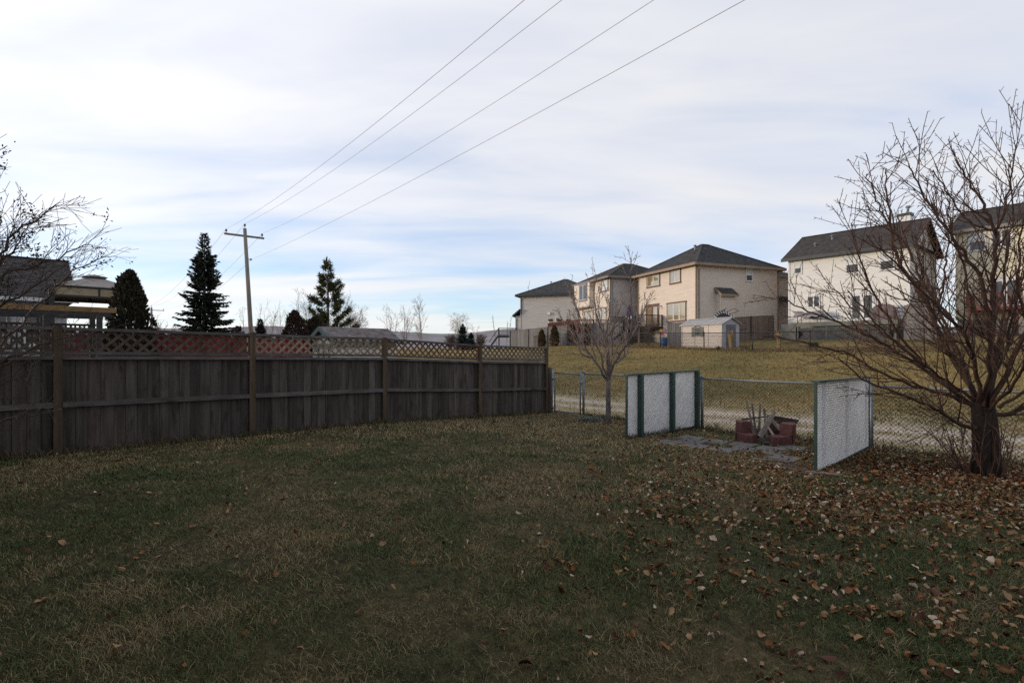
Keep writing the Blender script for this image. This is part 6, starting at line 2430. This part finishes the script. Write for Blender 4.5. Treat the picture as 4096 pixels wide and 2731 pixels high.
def tuft_cols(xs, ys, r, n):
    k = r.random(n)[:, None]
    a = np.array([.030, .036, .015]) + np.array([.05, .045, .02]) * k
    b = np.array([.13, .09, .045]) + np.array([.12, .09, .05]) * k
    return np.where((r.random(n) < .45)[:, None], b, a)


scatter_blades('fence_line_grass', xs, ys, .05, .13, .007, tuft_cols, .6, 40, kind='stuff', label='longer grass along the fence feet', cat='grass')


# lane and bank cover
def bank_cols(xs, ys, r, n):
    k = r.random(n)[:, None]
    p = vnoise(xs * .5, ys * .5, 5)
    green = (r.random(n) < .18 + .55 * (p > .55))[:, None]
    b = np.array([.23, .158, .058]) + np.array([.18, .13, .062]) * k
    a = np.array([.085, .076, .026]) + np.array([.06, .046, .02]) * k
    return np.where(green, a, b)


r_ = np.random.default_rng(50)
n_ = 330000
xs = r_.uniform(-6, 27, n_); ys = r_.uniform(2, 52, n_)
nn = xs + ys
bx = np.interp(ys, [20, 22.3, 24.6, 26.9, 29.2, 31.4, 34.4, 38.3, 42, 45.6, 49.2, 57], [27.4, 24.8, 22.2, 19.6, 17, 14.75, 12.9, 11.1, 9.2, 7.3, 5.3, .5])
dens = np.where(nn > 23.8, .75, .05 + .18 * vnoise(xs * 1.1 + ys * 1.1, (xs - ys) * .2, 6)) * np.clip(22 / np.maximum(ys, 8), .35, 1.6)
dens = dens * np.clip(1 - np.exp(-((nn - 22.1) / .8) ** 2) - .7 * np.exp(-((nn - 19.7) / .6) ** 2), .03, 1)
k = (nn > 16.7) & (xs < bx + 5) & (np.abs(xs) < ys * 1.15 + 1) & (r_.random(n_) < dens) & (ys > xs * .0 + 5)
k &= ~((ys > xs + 13.6) & (xs < .8))
xs, ys = xs[k], ys[k]
scatter_blades('bank_grass', xs, ys, .03, .085, .022, bank_cols, .9, 51, kind='stuff', label='dry olive grass on the lane verge and bank', cat='grass')
# taller dry weeds under the black fence
r_ = np.random.default_rng(60)
segs = list(zip(bpts[3:-1], bpts[4:]))
xx, yy = [], []
for (a, b) in segs:
    m_n = 1900
    t = r_.random(m_n)
    o_ = r_.normal(.12, .28, m_n)
    dxx, dyy = b[0] - a[0], b[1] - a[1]
    l_ = math.hypot(dxx, dyy)
    xx.append(a[0] + dxx * t - dyy / l_ * o_); yy.append(a[1] + dyy * t + dxx / l_ * o_)
xs, ys = np.concatenate(xx), np.concatenate(yy)


def weed_cols(xs, ys, r, n):
    k = r.random(n)[:, None]
    return np.where((r.random(n) < .3)[:, None], np.array([.07, .05, .025]) + .05 * k, np.array([.19, .125, .055]) + np.array([.13, .10, .06]) * k)


scatter_blades('fence_weeds', xs, ys, .06, .24, .016, weed_cols, .6, 61, kind='stuff', label='dry weeds under the black fence', cat='weeds')

# frosty grey plant by the young tree
r5 = random.Random(77)
tv, tf, tc = [], [], []
pc = V(ground_at(1.95, 12.75))
for _ in range(260):
    q = pc + V((r5.gauss(0, .17), r5.gauss(0, .10), abs(r5.gauss(.03, .05))))
    k = r5.uniform(.7, 1.3)
    leaf_quad(tv, tf, tc, q, (r5.gauss(0, 1), r5.gauss(0, 1), r5.uniform(.1, .9)), r5.uniform(.06, .14), .035, (.14 * k, .155 * k, .15 * k), r5)
np_mesh('perennial_plant', np.array(tv), np.array(tf), M['foliage'], np.array(tc), label='frosty grey-green low plant at the young tree foot', cat='plant')

# ------------------------------------------------------------------ fallen leaves
def leaf_shape(seed):
    """one curled dry leaf: 7 rows x 2 halves, returns verts (n,3), tris"""
    r = random.Random(seed)
    n = 6
    v, f = [], []
    curl = r.uniform(-2.2, 4.2)
    cup = r.uniform(.3, 1.9)
    twist = r.uniform(-.6, .6)
    for k in range(n + 1):
        t = k / n
        w_ = .36 * math.sin(math.pi * min(1, t ** .85)) ** .7 + (.012 if 0 < k < n else 0)
        w_ *= (1 + .16 * math.sin(k * 2.1 + seed)) * r.uniform(.82, 1.12)
        a = curl * (t - .35)
        y = math.sin(a) / curl if abs(curl) > .05 else t - .35
        z = (1 - math.cos(a)) / curl if abs(curl) > .05 else 0
        tw = twist * (t - .5)
        for s_ in (-1, 0, 1):
            x = s_ * w_ * math.cos(cup * .6)
            zz = z + abs(s_) * w_ * math.sin(cup * .6) + s_ * w_ * tw
            v.append((x, y, zz))
    for k in range(n):
        for j in range(2):
            a = k * 3 + j
            f += [(a, a + 1, a + 4), (a, a + 4, a + 3)]
    return np.array(v), np.array(f)


shapes = [leaf_shape(s_) for s_ in range(14)]
PAL = [((.32, .190, .092), 'pale tan'), ((.205, .088, .030), 'orange brown'), ((.090, .032, .017), 'dark red-brown'), ((.52, .40, .30), 'bleached pinkish')]
leaf_mats = []
for i, (c, nm) in enumerate(PAL):
    leaf_mats.append(mat('dry leaf ' + nm, tuple(x * .75 for x in c), tuple(min(1, x * 1.2) for x in c), (30, 30, 30), .8, .2, .45, coord='obj'))


def leaf_density(x, y):
    d = np.full_like(x, 4.0)
    dt_ = np.hypot(x - 6.6, (y - 7.2))
    d += 420 * np.exp(-(dt_ / 1.55) ** 2)
    d += 190 * np.exp(-((x - 5.2) / 3.0) ** 2 - ((y - 5.6) / 2.5) ** 2)
    d += 135 * smooth01((x - .1 * y) / 2.4) * np.exp(-((y - 3.6) / 2.5) ** 2)
    d += 16 * smooth01((x + .7) / 1.5) * np.exp(-((y - 3.5) / 3.0) ** 2)
    d += 45 * np.exp(-((x - 3.3) / 1.3) ** 2 - ((y - 8.1) / 1.2) ** 2)
    n = x + y
    d += 150 * np.exp(-((n - 16.15) / .28) ** 2) * (x > 2.9)
    d += 40 * np.exp(-((x - 2.4) / .7) ** 2 - ((y - 12.5) / .5) ** 2)
    d += 45 * np.exp(-((x - 5.75) / .5) ** 2 - ((y - 9.9) / .6) ** 2)
    d += 30 * np.exp(-((x - 3.4) / .7) ** 2 - ((y - 10.9) / .5) ** 2)
    d += 9 * np.exp(-((y - x - 13.2) / .5) ** 2) * (x < -4)
    return 1.45 * d * (.35 + 1.25 * vnoise(x * 1.7, y * 1.7, 15)) * (.3 + 1.4 * vnoise(x * 5.0, y * 5.0, 16))


r_ = np.random.default_rng(70)
n_ = 300000
lx_ = r_.uniform(-14, 12, n_); ly_ = r_.uniform(1.6, 15.5, n_)
area = 26 * 13.9
k = in_yard(lx_, ly_) & (np.abs(lx_) < 1.25 * ly_) & (r_.random(n_) < leaf_density(lx_, ly_) / (n_ / area))
k &= np.hypot(lx_ - FP.x, ly_ - FP.y) > .55
k &= np.hypot(lx_ - BT.x, ly_ - BT.y) > .22
lx_, ly_ = lx_[k], ly_[k]
order = np.argsort(np.where((np.abs(lx_) < ly_ * .985) & (ly_ > 2.45), ly_, 99))
near, rest = order[:300], order[300:]
me_cache = {}
lrnd = random.Random(99)


def leaf_xform(r, x, y):
    size = r.uniform(.028, .060) * r.choice((1, 1, 1.35))
    rot = Matrix.Rotation(r.uniform(0, 6.28), 3, 'Z') @ Matrix.Rotation(r.gauss(0, .5), 3, 'X') @ Matrix.Rotation(r.gauss(0, .5) + (math.pi if r.random() < .45 else 0), 3, 'Y')
    z = gzf(x, y) + r.uniform(.016, .036)
    return size, rot, z


for i in near:
    s_ = lrnd.randrange(14)
    ci = lrnd.choices((0, 1, 2, 3), (.30, .34, .28, .08))[0]
    key = (s_, ci)
    if key not in me_cache:
        me = bpy.data.meshes.new('fallen_leaf')
        me.from_pydata([tuple(q) for q in shapes[s_][0]], [], [tuple(int(w_) for w_ in q) for q in shapes[s_][1]])
        me.materials.append(leaf_mats[ci])
        me.polygons.foreach_set('use_smooth', [True] * len(me.polygons))
        me_cache[key] = me
    o_ = bpy.data.objects.new('fallen_leaf', me_cache[key])
    size, rot, z = leaf_xform(lrnd, lx_[i], ly_[i])
    o_.location = (lx_[i], ly_[i], z)
    o_.rotation_euler = rot.to_euler()
    o_.scale = (size, size, size)
    col.objects.link(o_)
    tag(o_, f'{PAL[ci][1]} curled dry leaf lying loose on the near lawn', 'leaf', 'dry leaves on the near lawn')
VV, FF, CC = [], [], []
base_i = 0
palc = np.array([p_[0] for p_ in PAL])
for i in rest:
    s_ = lrnd.randrange(14)
    sv, sf = shapes[s_]
    size, rot, z = leaf_xform(lrnd, lx_[i], ly_[i])
    m3 = np.array(rot)
    vv = (sv * size) @ m3.T + np.array([lx_[i], ly_[i], z])
    deep = math.exp(-(math.hypot(lx_[i] - 6.6, ly_[i] - 7.4) / 1.5) ** 2)
    ci = lrnd.choices((0, 1, 2, 3), (.34 - .08 * deep, .34, .22 + .18 * deep, .10))[0]
    c = palc[ci] * lrnd.uniform(.65, 1.2)
    VV.append(vv); FF.append(sf + base_i); CC.append(np.repeat(c[None], len(sv), 0))
    base_i += len(sv)
np_mesh('leaf_litter', np.concatenate(VV), np.concatenate(FF), M['leaf'], np.concatenate(CC), kind='stuff',
        label='brown leaf litter under the bare tree and across the lawn', cat='leaves')
print('leaves', len(lx_), 'objects', len(bpy.data.objects), 'tris', sum(len(m_.polygons) for m_ in bpy.data.meshes))
